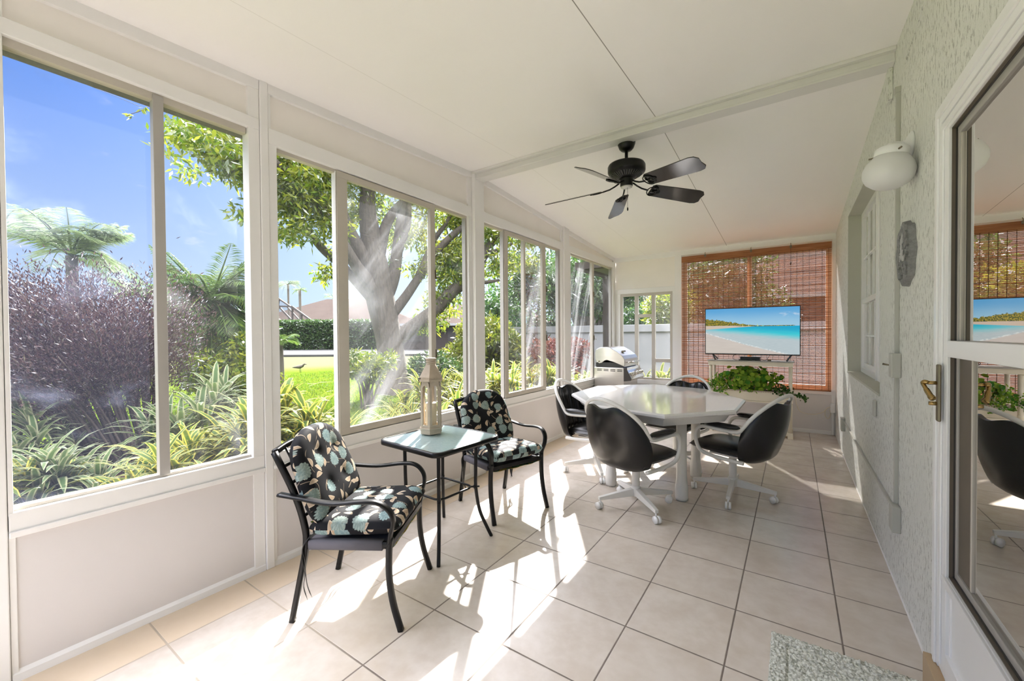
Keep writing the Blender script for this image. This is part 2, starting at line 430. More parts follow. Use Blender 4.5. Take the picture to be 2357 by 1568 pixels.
# window units on the left wall.  y spans in metres, z .685-2.478
Z0, Z1 = .672, 2.478
GL = {
 'clear': glassmat('clear_pane', .006, .03),
 'screened': glassmat('screened_pane', .018, .20, film=(.62, .68, .95), sc=(.9, .9, 1.2), k=1.9, lo=.5, hi=.78, mesh=.012, spot=[(-1.82, 1.75, .45, .03)]),
 'misty': glassmat('misty_pane', .035, .28, sc=(1.6, -1.1, .7), k=1.7, lo=.50, hi=.76, spot=[(.02, 1.78, .20, .45), (-.30, .95, .28, .14)]),  # first spot is a white glare patch painted into the film
 'misty2': glassmat('streaked_pane', .025, .32, sc=(3.2, -1.2, .5), k=1.6, lo=.46, hi=.72),
 'light': glassmat('dusty_pane', .02, .12, sc=(1.4, 1.1, .8), k=2.1),
}
def window(name, y0, y1, members, sash=None, glass=(), dark_right=0, pane_x=XL-.035, Z1=Z1):
    w = struct(name, (XL, (y0+y1)/2, Z0))
    f = MB()
    f.box((XL-.055, y0, Z1-(.036 if Z1 > 2.5 else .022)), (XL-.012, y1, Z1+.004)).box((XL-.055, y0, Z0-.004), (XL-.012, y1, Z0+.014))
    f.build('window_frame', M['alu'], w, local=False)
    if dark_right:
        MB().box((XL-.055, y1-dark_right, Z0), (XL-.014, y1, Z1)).build('jamb_channel', M['alu_grey'], w, local=False)
    for (a, c, m) in members:
        MB().box((XL-.05, a, Z0+.01), (XL-.006, c, Z1-.01)).build('mullion', M[m], w, local=False, bevel=.002)
    if sash:
        a, c, st = sash
        MB().box((XL-.03, a, Z1-.05), (XL+.002, c, Z1-.008)).box((XL-.03, a, Z0+.006), (XL+.002, c, Z0+.052)).box((XL-.0315, a+.001, Z0+.0052), (XL+.0005, a+st, Z1-.0072)).box((XL-.0315, c-st*.7, Z0+.0052), (XL+.0005, c-.001, Z1-.0072)).build('sash', M['alu'], w, local=False)
    for (a, c, g) in glass:
        MB().quad((pane_x, a, Z0), (pane_x, c, Z0), (pane_x, c, Z1), (pane_x, a, Z1)).build('glass_pane', GL[g], w, local=False)
    return w
window('window_1', -2.042, -1.176, [(-1.586, -1.544, 'alu_grey')], glass=[(-2.042, -1.586, 'screened'), (-1.544, -1.176, 'light')], Z1=2.537)
window('window_2', -1.019, .722, [(-.634, -.628, 'white')], sash=(-.626, .292, .078), glass=[(-1.019, -.632, 'clear'), (-.55, .24, 'misty'), (.292, .70, 'clear')], dark_right=.022)
window('window_3', .954, 2.60, [(1.30, 1.318, 'alu_grey'), (1.707, 1.742, 'alu'), (2.150, 2.212, 'alu')], sash=(1.32, 2.16, .06), glass=[(.954, 1.30, 'clear'), (1.377, 1.71, 'light'), (1.742, 2.15, 'misty2'), (2.21, 2.60, 'light')], dark_right=.05)
window('window_4', 2.874, 4.49, [(3.649, 3.712, 'alu')], glass=[(2.874, 3.65, 'misty2'), (3.71, 4.49, 'light')], dark_right=.05)
# sash catches
for nm, wy, wz in (('window_2', .30, 1.86), ('window_2', .30, 1.18), ('window_3', 2.225, 1.9), ('window_3', 2.225, 1.3), ('window_4', 3.70, 1.95), ('window_4', 3.70, 1.28)):
    w = bpy.data.objects[nm]
    MB().tube(smooth_path([(XL+.004, wy-.01, wz+.05), (XL+.010, wy-.008, wz), (XL+.022, wy+.012, wz+.002), (XL+.02, wy+.024, wz-.012)], 4), .0028, 6).box((XL-.004, wy-.016, wz-.02), (XL+.006, wy-.004, wz+.055)).build('catch', M['bronze'], w, local=False)

# outside eave
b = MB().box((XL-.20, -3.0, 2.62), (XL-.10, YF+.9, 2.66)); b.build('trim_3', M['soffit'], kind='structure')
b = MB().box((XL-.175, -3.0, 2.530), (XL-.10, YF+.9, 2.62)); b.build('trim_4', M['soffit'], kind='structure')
# far wall
t = struct('wall_back', (0, YF, 0))
def wf(name, m, boxes, **k):
    q = MB()
    for a, c in boxes: q.box(a, c)
    return q.build(name, m, t, local=False, **k)
wf('lower_panel', M['panel'], [((XL-.05, YF, 0), (XR+.1, YF+.06, .54))])
wf('upper_panel', M['header'], [((XL, YF+.012, 2.06), (-.45, YF+.06, 2.7))])
wf('post', M['white'], [((-.50, YF-.012, .0), (-.40, YF+.06, 2.70))], bevel=.003)
wf('post', M['white'], [((1.468, YF-.008, .0), (XR, YF+.06, 2.68))], bevel=.003)
wf('frame_rail', M['white'], [((XL, YF-.0105, 2.575), (XR, YF+.06, 2.70)), ((XL, YF-.006, 2.03), (-.49, YF+.06, 2.11)), ((XL, YF-.006, .53), (-.50, YF+.06, .60)), ((-.40, YF-.012, .53), (XR, YF+.06, .60)), ((-.40, YF-.022, .575), (XR, YF, .598)), ((XL, YF-.006, .60), (-1.386, YF+.06, 2.03)), ((-.535, YF-.006, .60), (-.49, YF+.06, 2.03))], bevel=.003)
b = MB().box((XL, YF-.012, 0), (XR, YF, .05)); b.build('baseboard_back', M['white'], kind='structure', bevel=.004)
# narrow window in the left of the far wall
w = struct('window_5', (-.96, YF, .6))
ff = MB()
def fr(x0, x1, z0, z1, d=0): ff.box((x0, YF+.006-d, z0), (x1, YF+.045, z1))
fr(-1.386, -1.348, .60, 2.03); fr(-.575, -.535, .60, 2.03); fr(-1.386, -.535, 1.985, 2.03); fr(-1.386, -.535, .60, .635)
fr(-1.141, -1.085, .62, 2.0, .008); fr(-.862, -.808, .62, 2.0, .008)
fr(-1.085, -.862, 1.625, 1.678, .006); fr(-.808, -.575, .892, .948, .006)
ff.build('window_frame', M['alu'], w, local=False)
MB().quad((-1.38, YF+.03, .61), (-.54, YF+.03, .61), (-.54, YF+.03, 2.02), (-1.38, YF+.03, 2.02)).build('glass_pane', glassmat('dusty_pane_far', .03, .08, sc=(1, 1, 1)), w, local=False)
# window behind the blind
w = struct('window_6', (.54, YF, .6))
MB().box((-.40, YF+.01, .60), (-.32, YF+.05, 2.575)).box((1.405, YF+.01, .60), (1.468, YF+.05, 2.575)).box((-.40, YF+.01, 2.455), (1.468, YF+.05, 2.575)).box((-.40, YF+.01, .60), (1.468, YF+.05, .65)).box((.50, YF+.005, .60), (.555, YF+.05, 2.575)).build('window_frame', M['white'], w, local=False)
MB().quad((-.32, YF+.03, .65), (1.405, YF+.03, .65), (1.405, YF+.03, 2.455), (-.32, YF+.03, 2.455)).build('glass_pane', glassmat('dusty_pane_blind', .02, .05), w, local=False)

# right wall with window recess and door opening
t = struct('wall_right', (XR, 0, 0))
XO = XR+.16
WY0, WY1, WZ0, WZ1 = 1.24, 3.15, .955, 2.535
b = MB()
for (y0, y1, z0, z1) in ((WY1, YF+.06, 0, 2.8), (-.080, WY0, 0, 2.98), (WY0, WY1, 0, WZ0), (WY0, WY1, WZ1, 2.95), (-1.08, -.080, 2.176, 2.98), (YB, -1.08, 0, 2.98)):
    b.box((XR, y0, z0), (XO, y1, z1))
b.build('stucco_face', M['stucco'], t, local=False)
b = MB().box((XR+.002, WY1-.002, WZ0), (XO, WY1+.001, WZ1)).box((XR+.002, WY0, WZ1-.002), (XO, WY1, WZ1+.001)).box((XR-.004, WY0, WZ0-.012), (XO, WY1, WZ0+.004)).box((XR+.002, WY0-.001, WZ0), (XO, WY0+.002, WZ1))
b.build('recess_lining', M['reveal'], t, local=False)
MB().box((XR-.006, -.0, 0), (XR+.001, WY1+.4, .006)).build('caulk_line', M['white'], t, local=False)
# plasterer's bead that slants to the camera above the lamp
MB().bar((XR-.002, .55, 2.69), (XR-.002, -.25, 2.83), .004, .012).build('plaster_bead', M['stucco'], t, local=False)
# pair of sash windows with muntins
w = struct('window_7', (XR+.11, 2.2, WZ0))
xw = XR+.105
fr = MB(); mu = MB(); gl = MB()
units = ((2.22, WY1), (WY0, 2.14))
fr.box((xw, 2.13, WZ0), (xw+.05, 2.23, WZ1)).box((xw-.01, 2.165, WZ0), (xw, 2.195, WZ1))
for (y0, y1) in units:
    fr.box((xw, y0, WZ0), (xw+.05, y0+.045, WZ1)).box((xw, y1-.045, WZ0), (xw+.05, y1, WZ1)).box((xw, y0, WZ0), (xw+.05, y1, WZ0+.05)).box((xw, y0, WZ1-.05), (xw+.05, y1, WZ1))
    zm = 1.66
    fr.box((xw+.004, y0, zm-.025), (xw+.05, y1, zm+.02))
    fr.box((xw+.018, y0+.04, WZ0+.05), (xw+.05, y0+.075, zm)).box((xw+.018, y1-.075, WZ0+.05), (xw+.05, y1-.04, zm)).box((xw+.018, y0+.04, WZ0+.05), (xw+.05, y1-.04, WZ0+.095))
    for k in (1, 2):
        yy = y0+.045+(y1-y0-.09)*k/3
        mu.box((xw+.014, yy-.008, zm+.02), (xw+.03, yy+.008, WZ1-.05)).box((xw+.026, yy-.008, WZ0+.09), (xw+.04, yy+.008, zm-.02))
    for zz in (2.08,): mu.box((xw+.014, y0+.04, zz-.008), (xw+.03, y1-.04, zz+.008))
    for zz in (1.32,): mu.box((xw+.026, y0+.04, zz-.008), (xw+.04, y1-.04, zz+.008))
fr.build('window_frame', M['white_gloss'], w, local=False); mu.build('muntins', M['white_gloss'], w, local=False)
MB().quad((xw+.036, WY0, WZ0), (xw+.036, WY1, WZ0), (xw+.036, WY1, WZ1), (xw+.036, WY0, WZ1)).build('glass_pane', mat('curtained_glass', (.50, .49, .47), .08, spec=.8), w, local=False)

# ---- storm door
d = struct('door_1', (XR, -.45, 0))
def bx(name, m, boxes, bevel=.002, par=d):
    q = MB()
    for a, c in boxes: q.box(a, c)
    return q.build(name, M[m], par, local=False, bevel=bevel)
DY1 = -1.08; XD = XR-.020; XG = XR+.013; JY = -.235
bx('casing', 'white_gloss', [((XD, -.155, .13), (XR+.03, -.078, 2.175)), ((XD-.007, -.138, .13), (XD, -.118, 2.158)), ((XD-.003, -.100, .13), (XD, -.090, 2.165)), ((XD, DY1, 2.105), (XR+.03, -.155, 2.175)), ((XD-.0064, DY1, 2.13), (XD, -.1185, 2.150)), ((XD, DY1-.05, .0), (XR+.03, DY1+.03, 2.175))])
bx('threshold', 'pink', [((XR-.045, DY1, 0), (XR+.05, -.082, .128))])
bx('door_frame', 'white_gloss', [((XD+.002, JY, .135), (XG-.004, -.158, 2.10)), ((XD-.004, -.192, .16), (XD+.002, -.172, 2.085)), ((XD+.002, DY1+.03, 2.055), (XG-.004, JY, 2.10)), ((XD-.0034, DY1+.03, 2.068), (XD+.002, -.1725, 2.084)), ((XD+.002, DY1+.03, 1.268), (XG-.004, JY, 1.324)), ((XD+.002, DY1+.03, .455), (XG-.004, JY, .500)), ((XD-.0055, DY1+.03, .480), (XD+.002, -.215, .497)), ((XD+.002, DY1+.03, .135), (XG-.004, JY, .225))])
bx('kick_panel', 'white_gloss', [((XD+.012, DY1+.03, .22), (XG-.004, JY, .46)), ((XD+.008, -.262, .23), (XD+.014, -.250, .45))])
bx('weather_strip', 'taupe', [((XD+.010, JY-.0022, .50), (XG-.014, JY+.001, 1.268)), ((XD+.010, JY-.0022, 1.324), (XG-.014, JY+.001, 2.055)), ((XD+.010, DY1, 2.052), (XG-.014, JY, 2.056)), ((XD+.010, DY1, .498), (XG-.014, JY, .503))], bevel=0)
bx('weather_strip', 'dark_alu', [((XG-.014, JY-.0024, .50), (XG-.009, JY+.001, 1.268)), ((XG-.014, JY-.0024, 1.324), (XG-.009, JY+.001, 2.055)), ((XG-.014, DY1, 2.050), (XG-.009, JY, 2.056)), ((XG-.014, DY1, .498), (XG-.009, JY, .505))], bevel=0)
bx('inner_strip', 'alu_grey', [((XG-.009, -.252, .505), (XG+.01, JY+.002, 1.268)), ((XG-.009, -.252, 1.324), (XG+.01, JY+.002, 2.045)), ((XG-.009, DY1, 2.026), (XG+.01, JY, 2.052)), ((XG-.009, DY1, .503), (XG+.01, JY, .528))])
bx('inner_strip', 'taupe', [((XG-.004, -.372, .528), (XG+.01, -.252, 1.268))])  # brown board put in place of a dark reflection in the lower glass
bx('inner_strip', 'alu', [((XG-.006, -.382, .528), (XG+.01, -.370, 1.268)), ((XG-.006, -.262, 1.324), (XG+.01, -.252, 2.026))])
m = bpy.data.materials.new('reflective_door_glass'); m.use_nodes = True
nt = NT(m.node_tree); nt.n.clear()
g = nt.node('ShaderNodeBsdfGlossy', {'Color': (.88, .86, .83), 'Roughness': .0}); df = nt.node('ShaderNodeBsdfDiffuse', {'Color': (.06, .055, .05)})
sh = nt.node('ShaderNodeMixShader', {0: .92, 1: df, 2: g}); o = nt.n.new('ShaderNodeOutputMaterial'); nt.l.new(sh.s, o.inputs[0])
MB().box((XG, DY1+.02, .50), (XG+.008, -.25, 2.03)).build('glass_pane', m, d, local=False)
h = bx('handle', 'bronze', [((XD-.014, -.206, 1.034), (XD-.004, -.174, 1.239))], bevel=.006)
MB().cyl((XD-.004, -.19, 1.172), (XD-.040, -.19, 1.172), .0065).tube(smooth_path([(XD-.036, -.195, 1.172), (XD-.045, -.190, 1.175), (XD-.048, -.184, 1.168), (XD-.042, -.200, 1.148), (XD-.034, -.218, 1.126), (XD-.028, -.226, 1.116)], 5), [.0065, .007, .0075, .0075, .0075, .0075]+[.007]*4+[.0065]*5+[.0085]*5+[.010]*5+[.007], 10).build('lever', M['brass'], h, local=False)
MB().cyl((XD-.004, -.19, 1.098), (XD-.034, -.19, 1.098), .007).build('key_barrel', M['brass'], h, local=False)

# ---- things on the right wall
def wallbox(y0, y1, z0, z1, pr, label, name='electrical_box', m='conduit', cat='electrical box', group=None, bevel=.004):
    o = MB().box((XR-pr, y0, z0), (XR, y1, z1)).build(name, M[m], bevel=bevel, origin=(XR-pr/2, (y0+y1)/2, z0))
    return tag(o, label, cat, group)
o = MB().box((XR-.018, .655, .44), (XR, .675, 2.63)).box((XR-.024, .648, 2.60), (XR, .68, 2.63)).build('conduit', M['conduit'], bevel=.002)
tag(o, 'grey green vertical cable conduit running down the stucco wall', 'conduit')
o = MB().box((XR-.014, .67, .392), (XR, 3.35, .408)).build('conduit', M['conduit'], bevel=.002)
tag(o, 'low horizontal cable conduit along the foot of the stucco wall', 'conduit')
sw = thing('light_switch', 'grey wall switch box with a small toggle on the vertical conduit', 'switch', (XR, .635, 1.115))
MB().box((XR-.04, .60, 1.118), (XR, .672, 1.245)).build('switch_box', M['conduit'], sw, local=False, bevel=.004)
MB().cyl((XR-.036, .66, 1.18), (XR-.062, .675, 1.185), .003, r2=.006).build('toggle', M['bronze'], sw, local=False)
wallbox(.585, .672, .318, .452, .036, 'grey junction box where the vertical and low conduits meet')
wallbox(3.33, 3.43, .30, .44, .035, 'grey box on the low conduit beside the far corner')
wallbox(1.335, 1.375, .795, .905, .02, 'small grey arched vent cap below the recessed window', 'vent_cap', 'conduit', 'vent', bevel=.008)
wallbox(.855, .93, 2.66, 2.835, .022, 'painted bracket plate under the right end of the ceiling beam', 'beam_bracket', 'stucco', 'bracket')
# plaque
pl = thing('wall_plaque', 'round grey carved stone plaque with a lighthouse relief on stucco wall', 'plaque', (XR, .44, 1.58))
q = MB(); N = 40; ring = []
for k in range(N):
    a = 2*PI*k/N; r = 1+.055*math.cos(8*a)+.025*math.sin(3*a+1)
    ring.append((.150*r*math.cos(a), .150*r*math.sin(a)))
vs = [(XR, .44+x, 1.732+z) for x, z in ring]+[(XR-.026, .44+x*.97, 1.732+z*.97) for x, z in ring]+[(XR-.02, .44+x*.86, 1.732+z*.86) for x, z in ring]+[(XR-.022, .44, 1.732)]
fs = [(k, (k+1) % N, N+(k+1) % N, N+k) for k in range(N)]+[(N+k, N+(k+1) % N, 2*N+(k+1) % N, 2*N+k) for k in range(N)]+[(2*N+k, 2*N+(k+1) % N, 3*N) for k in range(N)]
q.add(vs, fs)
st = mat('grey_stone', None, .8, fn=lambda n: {'Base Color': n.mix(n.noise(n.obj(), 40, 5), (.12, .12, .12), (.42, .42, .42)), 'Normal': n.bump(n.noise(n.obj(), 60, 5), .9, .02)})
q.build('plaque_disc', st, pl, local=False)
q = MB()
for k in range(70):
    a = rnd.random()*2*PI; r = .118*math.sqrt(rnd.random()); y, z = .44+r*math.cos(a), 1.732+r*math.sin(a)
    if abs(y-.45) < .03 and z > 1.71: continue
    s_ = .006+.008*rnd.random()
    q.box((XR-.027-.004*rnd.random(), y-s_, z-s_*.6), (XR-.018, y+s_, z+s_*.6), Matrix.Rotation(rnd.random()*PI, 3, 'X'))
q.build('relief_rocks', st, pl, local=False)
st2 = mat('pale_stone', (.50, .50, .50), .8)
MB().box((XR-.030, .435, 1.70), (XR-.018, .462, 1.80)).add([(XR-.030, .430, 1.80), (XR-.030, .467, 1.80), (XR-.026, .448, 1.835), (XR-.018, .430, 1.80), (XR-.018, .467, 1.80)], [(0, 1, 2), (0, 2, 3), (1, 4, 2), (3, 2, 4)]).box((XR-.028, .46, 1.70), (XR-.018, .50, 1.74)).box((XR-.028, .40, 1.695), (XR-.018, .435, 1.72)).build('relief_lighthouse', st2, pl, local=False)
# wall lamp
lp = thing('wall_lamp', 'white outdoor wall lamp with frosted globe above the plaque', 'lamp', (XR, .40, 2.10))
MB().lathe([(.0, 0), (.058, 0), (.060, .006), (.045, .016), (.024, .026), (.018, .05)], (XR, .40, 2.235), axis=(-1, 0, 0)).build('back_plate', M['white_gloss'], lp, local=False)
GC = Vector((1.413, .30, 2.100))
MB().tube(smooth_path([(XR-.02, .40, 2.235), (XR-.055, .375, 2.238), (XR-.085, .33, 2.225), (GC.x, GC.y, 2.20)], 5), .014, 10).build('arm', M['white_gloss'], lp, local=False)
ax = Vector((.12, .0, 1)).normalized()
MB().lathe([(.0, .118), (.022, .116), (.05, .104), (.062, .095), (.062, .062), (.058, .060)], GC, axis=ax).build('fitter', M['white_gloss'], lp, local=False)
MB().lathe([(.052, .072), (.062, .064), (.086, .032), (.096, 0), (.093, -.03), (.078, -.056), (.05, -.076), (.02, -.085), (.001, -.086)], GC, axis=ax).build('globe', M['frost'], lp, local=False)
for k in range(3):
    a = 2*PI*k/3+.8; q = MB().cyl(GC+ax*.075+Vector((math.cos(a)*.055, math.sin(a)*.055, 0)), GC+ax*.075+Vector((math.cos(a)*.08, math.sin(a)*.08, 0)), .004); q.build('set_screw', M['bronze'], lp, local=False)

# ---- ceiling fan
FX, FY = -.03, .925
fan = thing('ceiling_fan', 'black five blade ceiling fan hanging below the ceiling beam', 'ceiling fan', (FX, FY, 2.42))
q = MB().lathe([(.062, 0), (.062, -.034)], (FX, FY, 2.90)); q.build('mounting_block', M['cream'], fan, local=False)
q = MB().lathe([(.001, .0), (.067, 0), (.070, -.008), (.067, -.03), (.055, -.062), (.040, -.078), (.020, -.084), (.012, -.086)], (FX, FY, 2.868)); q.build('canopy', M['black_metal'], fan, local=False)
q = MB().cyl((FX, FY, 2.79), (FX, FY, 2.68), .0125).lathe([(.012, .03), (.028, .024), (.032, 0), (.030, -.01)], (FX, FY, 2.69)); q.build('downrod', M['black_metal'], fan, local=False)
q = MB().lathe([(.03, .005), (.09, .0), (.136, -.010), (.143, -.024), (.143, -.062), (.138, -.074), (.120, -.084), (.070, -.112), (.055, -.118), (.001, -.118)], (FX, FY, 2.688), n=40); mot = q.build('motor_housing', M['black_metal'], fan, local=False)
q = MB()
for k in range(36):
    a = 2*PI*k/36; c, s_ = math.cos(a), math.sin(a)
    q.bar((FX+.078*c, FY+.078*s_, 2.688-.109), (FX+.118*c, FY+.118*s_, 2.688-.0865), .0045, .006)
q.build('vent_fins', mat('fan_fin_grey', (.10, .10, .09), .3, .3), mot, local=False)  # fins in a lighter grey than the motor housing
q = MB().lathe([(.052, 0), (.055, -.006), (.048, -.02), (.048, -.055), (.045, -.062), (.001, -.064)], (FX, FY, 2.572)); q.build('switch_housing', M['black_metal'], fan, local=False)
q = MB().lathe([(.0445, 0), (.044, -.006), (.030, -.012), (.001, -.014)], (FX, FY, 2.509)); q.build('bottom_cap', mat('pewter_cap', (.55, .55, .52), .3, .6), fan, local=False)
q = MB().cyl((FX+.012, FY-.01, 2.50), (FX+.012, FY-.01, 2.34), .0012, 6).lathe([(.001, 0), (.005, -.006), (.006, -.02), (.003, -.028), (.001, -.03)], (FX+.012, FY-.01, 2.345), n=10); q.build('pull_chain', M['black_metal'], fan, local=False)
blade_m = mat('gloss_black_blade', (.016, .014, .014), .13, spec=.7)
for k in range(5):
    a = math.radians(46.2+72*k); R = Matrix.Rotation(a, 3, 'Z')
    pitch = math.radians(-22); droop = -.035
    def bp(r, w, dz=0):
        v = Vector((r, w*math.cos(pitch), 2.558-.045-.016*min(1, max(0, (r-.1)/.1))+droop*(r-.2)/.45+w*math.sin(pitch)+dz))
        return R@Vector((v.x, v.y, 0))+Vector((FX, FY, v.z))
    out = [(.205, -.045), (.225, -.060), (.60, -.074), (.640, -.066), (.662, -.040), (.655, .0), (.662, .040), (.640, .064), (.60, .072), (.225, .060), (.205, .045)]
    q = MB(); n = len(out)
    vs = [bp(r, w, .003) for r, w in out]+[bp(r, w, -.003) for r, w in out]
    q.add(vs, [tuple(range(n)), tuple(range(n, 2*n))[::-1]]+[(i, (i+1) % n, n+(i+1) % n, n+i) for i in range(n)])
    bl = q.build('blade', blade_m, fan, local=False)
    q = MB().tube([bp(.055, .0, -.012+.03), bp(.09, 0, -.016+.016), bp(.13, 0, -.01), bp(.185, 0, -.008)], .0065, 8)
    lobe = lambda cx, cy, rx, ry: [bp(cx+rx*math.cos(2*PI*t/20), cy+ry*math.sin(2*PI*t/20), -.008) for t in range(20)]
    for cx, cy, rx, ry in ((.225, 0, .045, .050), (.232, .016, .026, .024), (.232, -.016, .026, .024), (.262, 0, .022, .014)):
        q.tube(lobe(cx, cy, rx, ry), .0042, 6, closed=True)
    q.build('blade_iron', M['black_metal'], bl, local=False)

# ================================================================ PATIO SET
def f_floral(n):
    uvn = n.uv(); u, v, _ = n.split(uvn)
    def layer(scale, off, rand):
        p = n.xyz(u*scale+off, v*scale+off*.7)
        vo = n.n.new('ShaderNodeTexVoronoi'); vo.voronoi_dimensions = '2D'; vo.inputs['Scale'].default_value = 1; vo.inputs['Randomness'].default_value = rand
        n.l.new(p.s, vo.inputs['Vector'])
        px, py, _ = n.split(p); qx, qy, _ = n.split(X(n, vo.outputs['Position'])); cr, cg, cb = n.split(X(n, vo.outputs['Color']))
        return px-qx, py-qy, cr, cg, cb
    base = (.006, .006, .008)
    # curving stems
    w = (u*34+(v*22).m('SINE')*1.6+n.noise(uvn, 6, 1)*9)
    stem = n.step(.10, .05, (w.m('SINE')-.1).m('ABSOLUTE'))*n.step(.50, .54, n.noise(uvn, 13, 1))
    col = n.mix(stem*.8, base, (.45, .36, .26))
    # leaves
    for sc, off, thr in ((13.5, 3.1, .28), (12.4, 7.7, .36)):
        x, y, r, g, b_ = layer(sc, off, .75)
        a = g*6.283; c, s_ = a.m('COSINE'), a.m('SINE')
        lx = x*c+y*s_; ly = y*c-x*s_
        ly2 = ly+lx*lx*.9
        e = (lx*lx)/.125+(ly2.m('ABSOLUTE'))/.155
        fill = n.step(1.0, .93, e); inner = n.step(.86, .80, e)
        rib = n.step(.012, .006, ly2.m('ABSOLUTE'))
        lc = n.mix(inner, (.72, .62, .47), n.mix(b_, (.46, .34, .23), (.56, .46, .35)))
        lc = n.mix(rib*.8, lc, (.30, .2, .14))
        on = r.m('GREATER_THAN', thr)
        col = n.mix(fill*on, col, lc)
    # chrysanthemum blooms
    x, y, r, g, b_ = layer(9.4, .4, .55)
    rad = (x*x+y*y).m('SQRT'); ang = y.m('ARCTAN2', x)
    pet = ((ang*7.5+g*6).m('SINE')).m('ABSOLUTE')
    edge = .235+b_*.09+pet*.05+(ang*3+r*9).m('SINE')*.025
    fl = n.step(.012, -.004, rad-edge)
    lines = n.step(.55, .25, pet)*n.step(.05, .12, rad)
    fc = n.mix(r, (.11, .21, .24), (.20, .235, .19))
    fc = n.mix(n.step(.18, .02, rad)*.5, fc, (.06, .14, .16)); fc = n.mix(lines*.7, fc, (.05, .11, .12)); fc = n.mix(n.step(.45, .65, n.noise(n.xyz(u, v), 90, 3))*.5, fc, (.34, .40, .37))
    fc = n.mix(n.noise(n.xyz(u, v), 160, 2)*.35, fc, (.55, .68, .64))
    col = n.mix(fl*(g.m('GREATER_THAN', .22)), col, fc)
    return {'Base Color': col, 'Normal': n.bump(n.noise(uvn, 420, 2), .25, .001)}
M['floral'] = mat('floral_canvas', None, .75, fn=f_floral, spec=.25)
M['floral_under'] = mat('yellow_leaf_print', None, .8, fn=lambda n: {'Base Color': n.mix(n.step(.45, .55, n.noise(n.obj(), 22, 2)), n.mix(n.step(.5, .6, n.noise(n.obj(), 31, 2)), (.25, .40, .16), (.06, .10, .05)), (.85, .62, .12))})

def patio_chair(label, loc, rz):
    c = thing('patio_chair', label, 'chair', loc, rz, 'black metal patio armchairs')
    m = M['black_metal']
    for s_ in (-1, 1):
        # rear leg and back upright are one tube
        q = MB().tube(smooth_path([(s_*.222, -.270, 0), (s_*.222, -.232, .18), (s_*.222, -.196, .37), (s_*.224, -.205, .48), (s_*.226, -.25, .62), (s_*.224, -.345, .808)], 5), 1, rect=(.013, .013), up=(1, 0, 0))
        q.build('back_leg', m, c, bevel=0)
        q = MB().tube(smooth_path([(s_*.236, .218, .42), (s_*.240, .212, .36), (s_*.243, .213, .24), (s_*.246, .232, .12), (s_*.250, .268, 0)], 5), 1, rect=(.013, .014), up=(1, 0, 0))
        q.build('front_leg', m, c)
        q = MB().tube(smooth_path([(s_*.236, -.315, .612), (s_*.252, -.20, .603), (s_*.272, -.05, .590), (s_*.280, .10, .604), (s_*.276, .18, .598), (s_*.266, .228, .556), (s_*.252, .238, .50), (s_*.240, .220, .44), (s_*.238, .214, .40)], 6), 1, rect=(.017, .0085), up=None)
        q.v = []; q.f = []; q.sm = []
        P = smooth_path([(s_*.236, -.315, .612), (s_*.252, -.20, .603), (s_*.272, -.05, .590), (s_*.280, .10, .604), (s_*.276, .18, .598), (s_*.266, .228, .556), (s_*.252, .238, .50), (s_*.240, .220, .44), (s_*.238, .214, .40)], 6)
        N = len(P); vs = []
        for i, p in enumerate(P):
            d_ = (P[min(i+1, N-1)]-P[max(i-1, 0)]).normalized(); sd = Vector((1, 0, 0)); sd = (sd-d_*sd.dot(d_)).normalized(); up = sd.cross(d_).normalized()
            w_ = .019; h_ = .008
            for (x, y) in ((-w_, -h_*.4), (-w_*.7, -h_), (w_*.7, -h_), (w_, -h_*.4), (w_, h_*.4), (w_*.7, h_), (-w_*.7, h_), (-w_, h_*.4)): vs.append(p+sd*x+up*y)
        fs = [(i*8+j, i*8+(j+1) % 8, (i+1)*8+(j+1) % 8, (i+1)*8+j) for i in range(N-1) for j in range(8)]+[tuple(range(8))[::-1], tuple(range((N-1)*8, N*8))]
        q.add(vs, fs, True)
        q.build('armrest', m, c)
    q = MB()
    q.tube([(-.222, -.196, .375), (-.242, .212, .392)], 1, rect=(.011, .015), up=(0, 0, 1)); q.tube([(.222, -.196, .375), (.242, .212, .392)], 1, rect=(.011, .015), up=(0, 0, 1))
    q.bar((-.242, .215, .388), (.242, .215, .388), .022, .030); q.bar((-.222, -.2, .372), (.222, -.2, .372), .02, .024)
    q.build('seat_frame', m, c, bevel=.002)
    q = MB().grid(lambda u, v: Vector(((u-.5)*(.43+.03*v), -.19+.39*v, .384+.012*v-.03*math.sin(PI*u)*math.sin(PI*v))), 10, 8).grid(lambda u, v: Vector(((u-.5)*(.43+.03*v), -.19+.39*v, .376+.012*v-.03*math.sin(PI*u)*math.sin(PI*v))), 10, 8)
    q.tube([(-.2213, -.175, .3756), (-.2405, .185, .3909)], 1, rect=(.0195, .0215), up=(0, 0, 1)).tube([(.2213, -.175, .3756), (.2405, .185, .3909)], 1, rect=(.0195, .0215), up=(0, 0, 1))
    q.build('sling_seat', M['sling'], c)
    q = MB().tube(smooth_path([(-.224, -.345, .806), (-.1, -.352, .818), (.1, -.352, .818), (.224, -.345, .806)], 5), 1, rect=(.012, .013))
    for z_, y_ in ((.735, -.31), (.66, -.268), (.50, -.213)): q.tube([(-.226, y_, z_), (.226, y_, z_)], .008, 8)
    for k in range(5):
        x_ = -.14+.07*k; q.tube([(x_, -.213, .50), (x_, -.268, .66), (x_, -.345, .81)], .006, 6)
    q.build('back_frame', m, c)
    return c
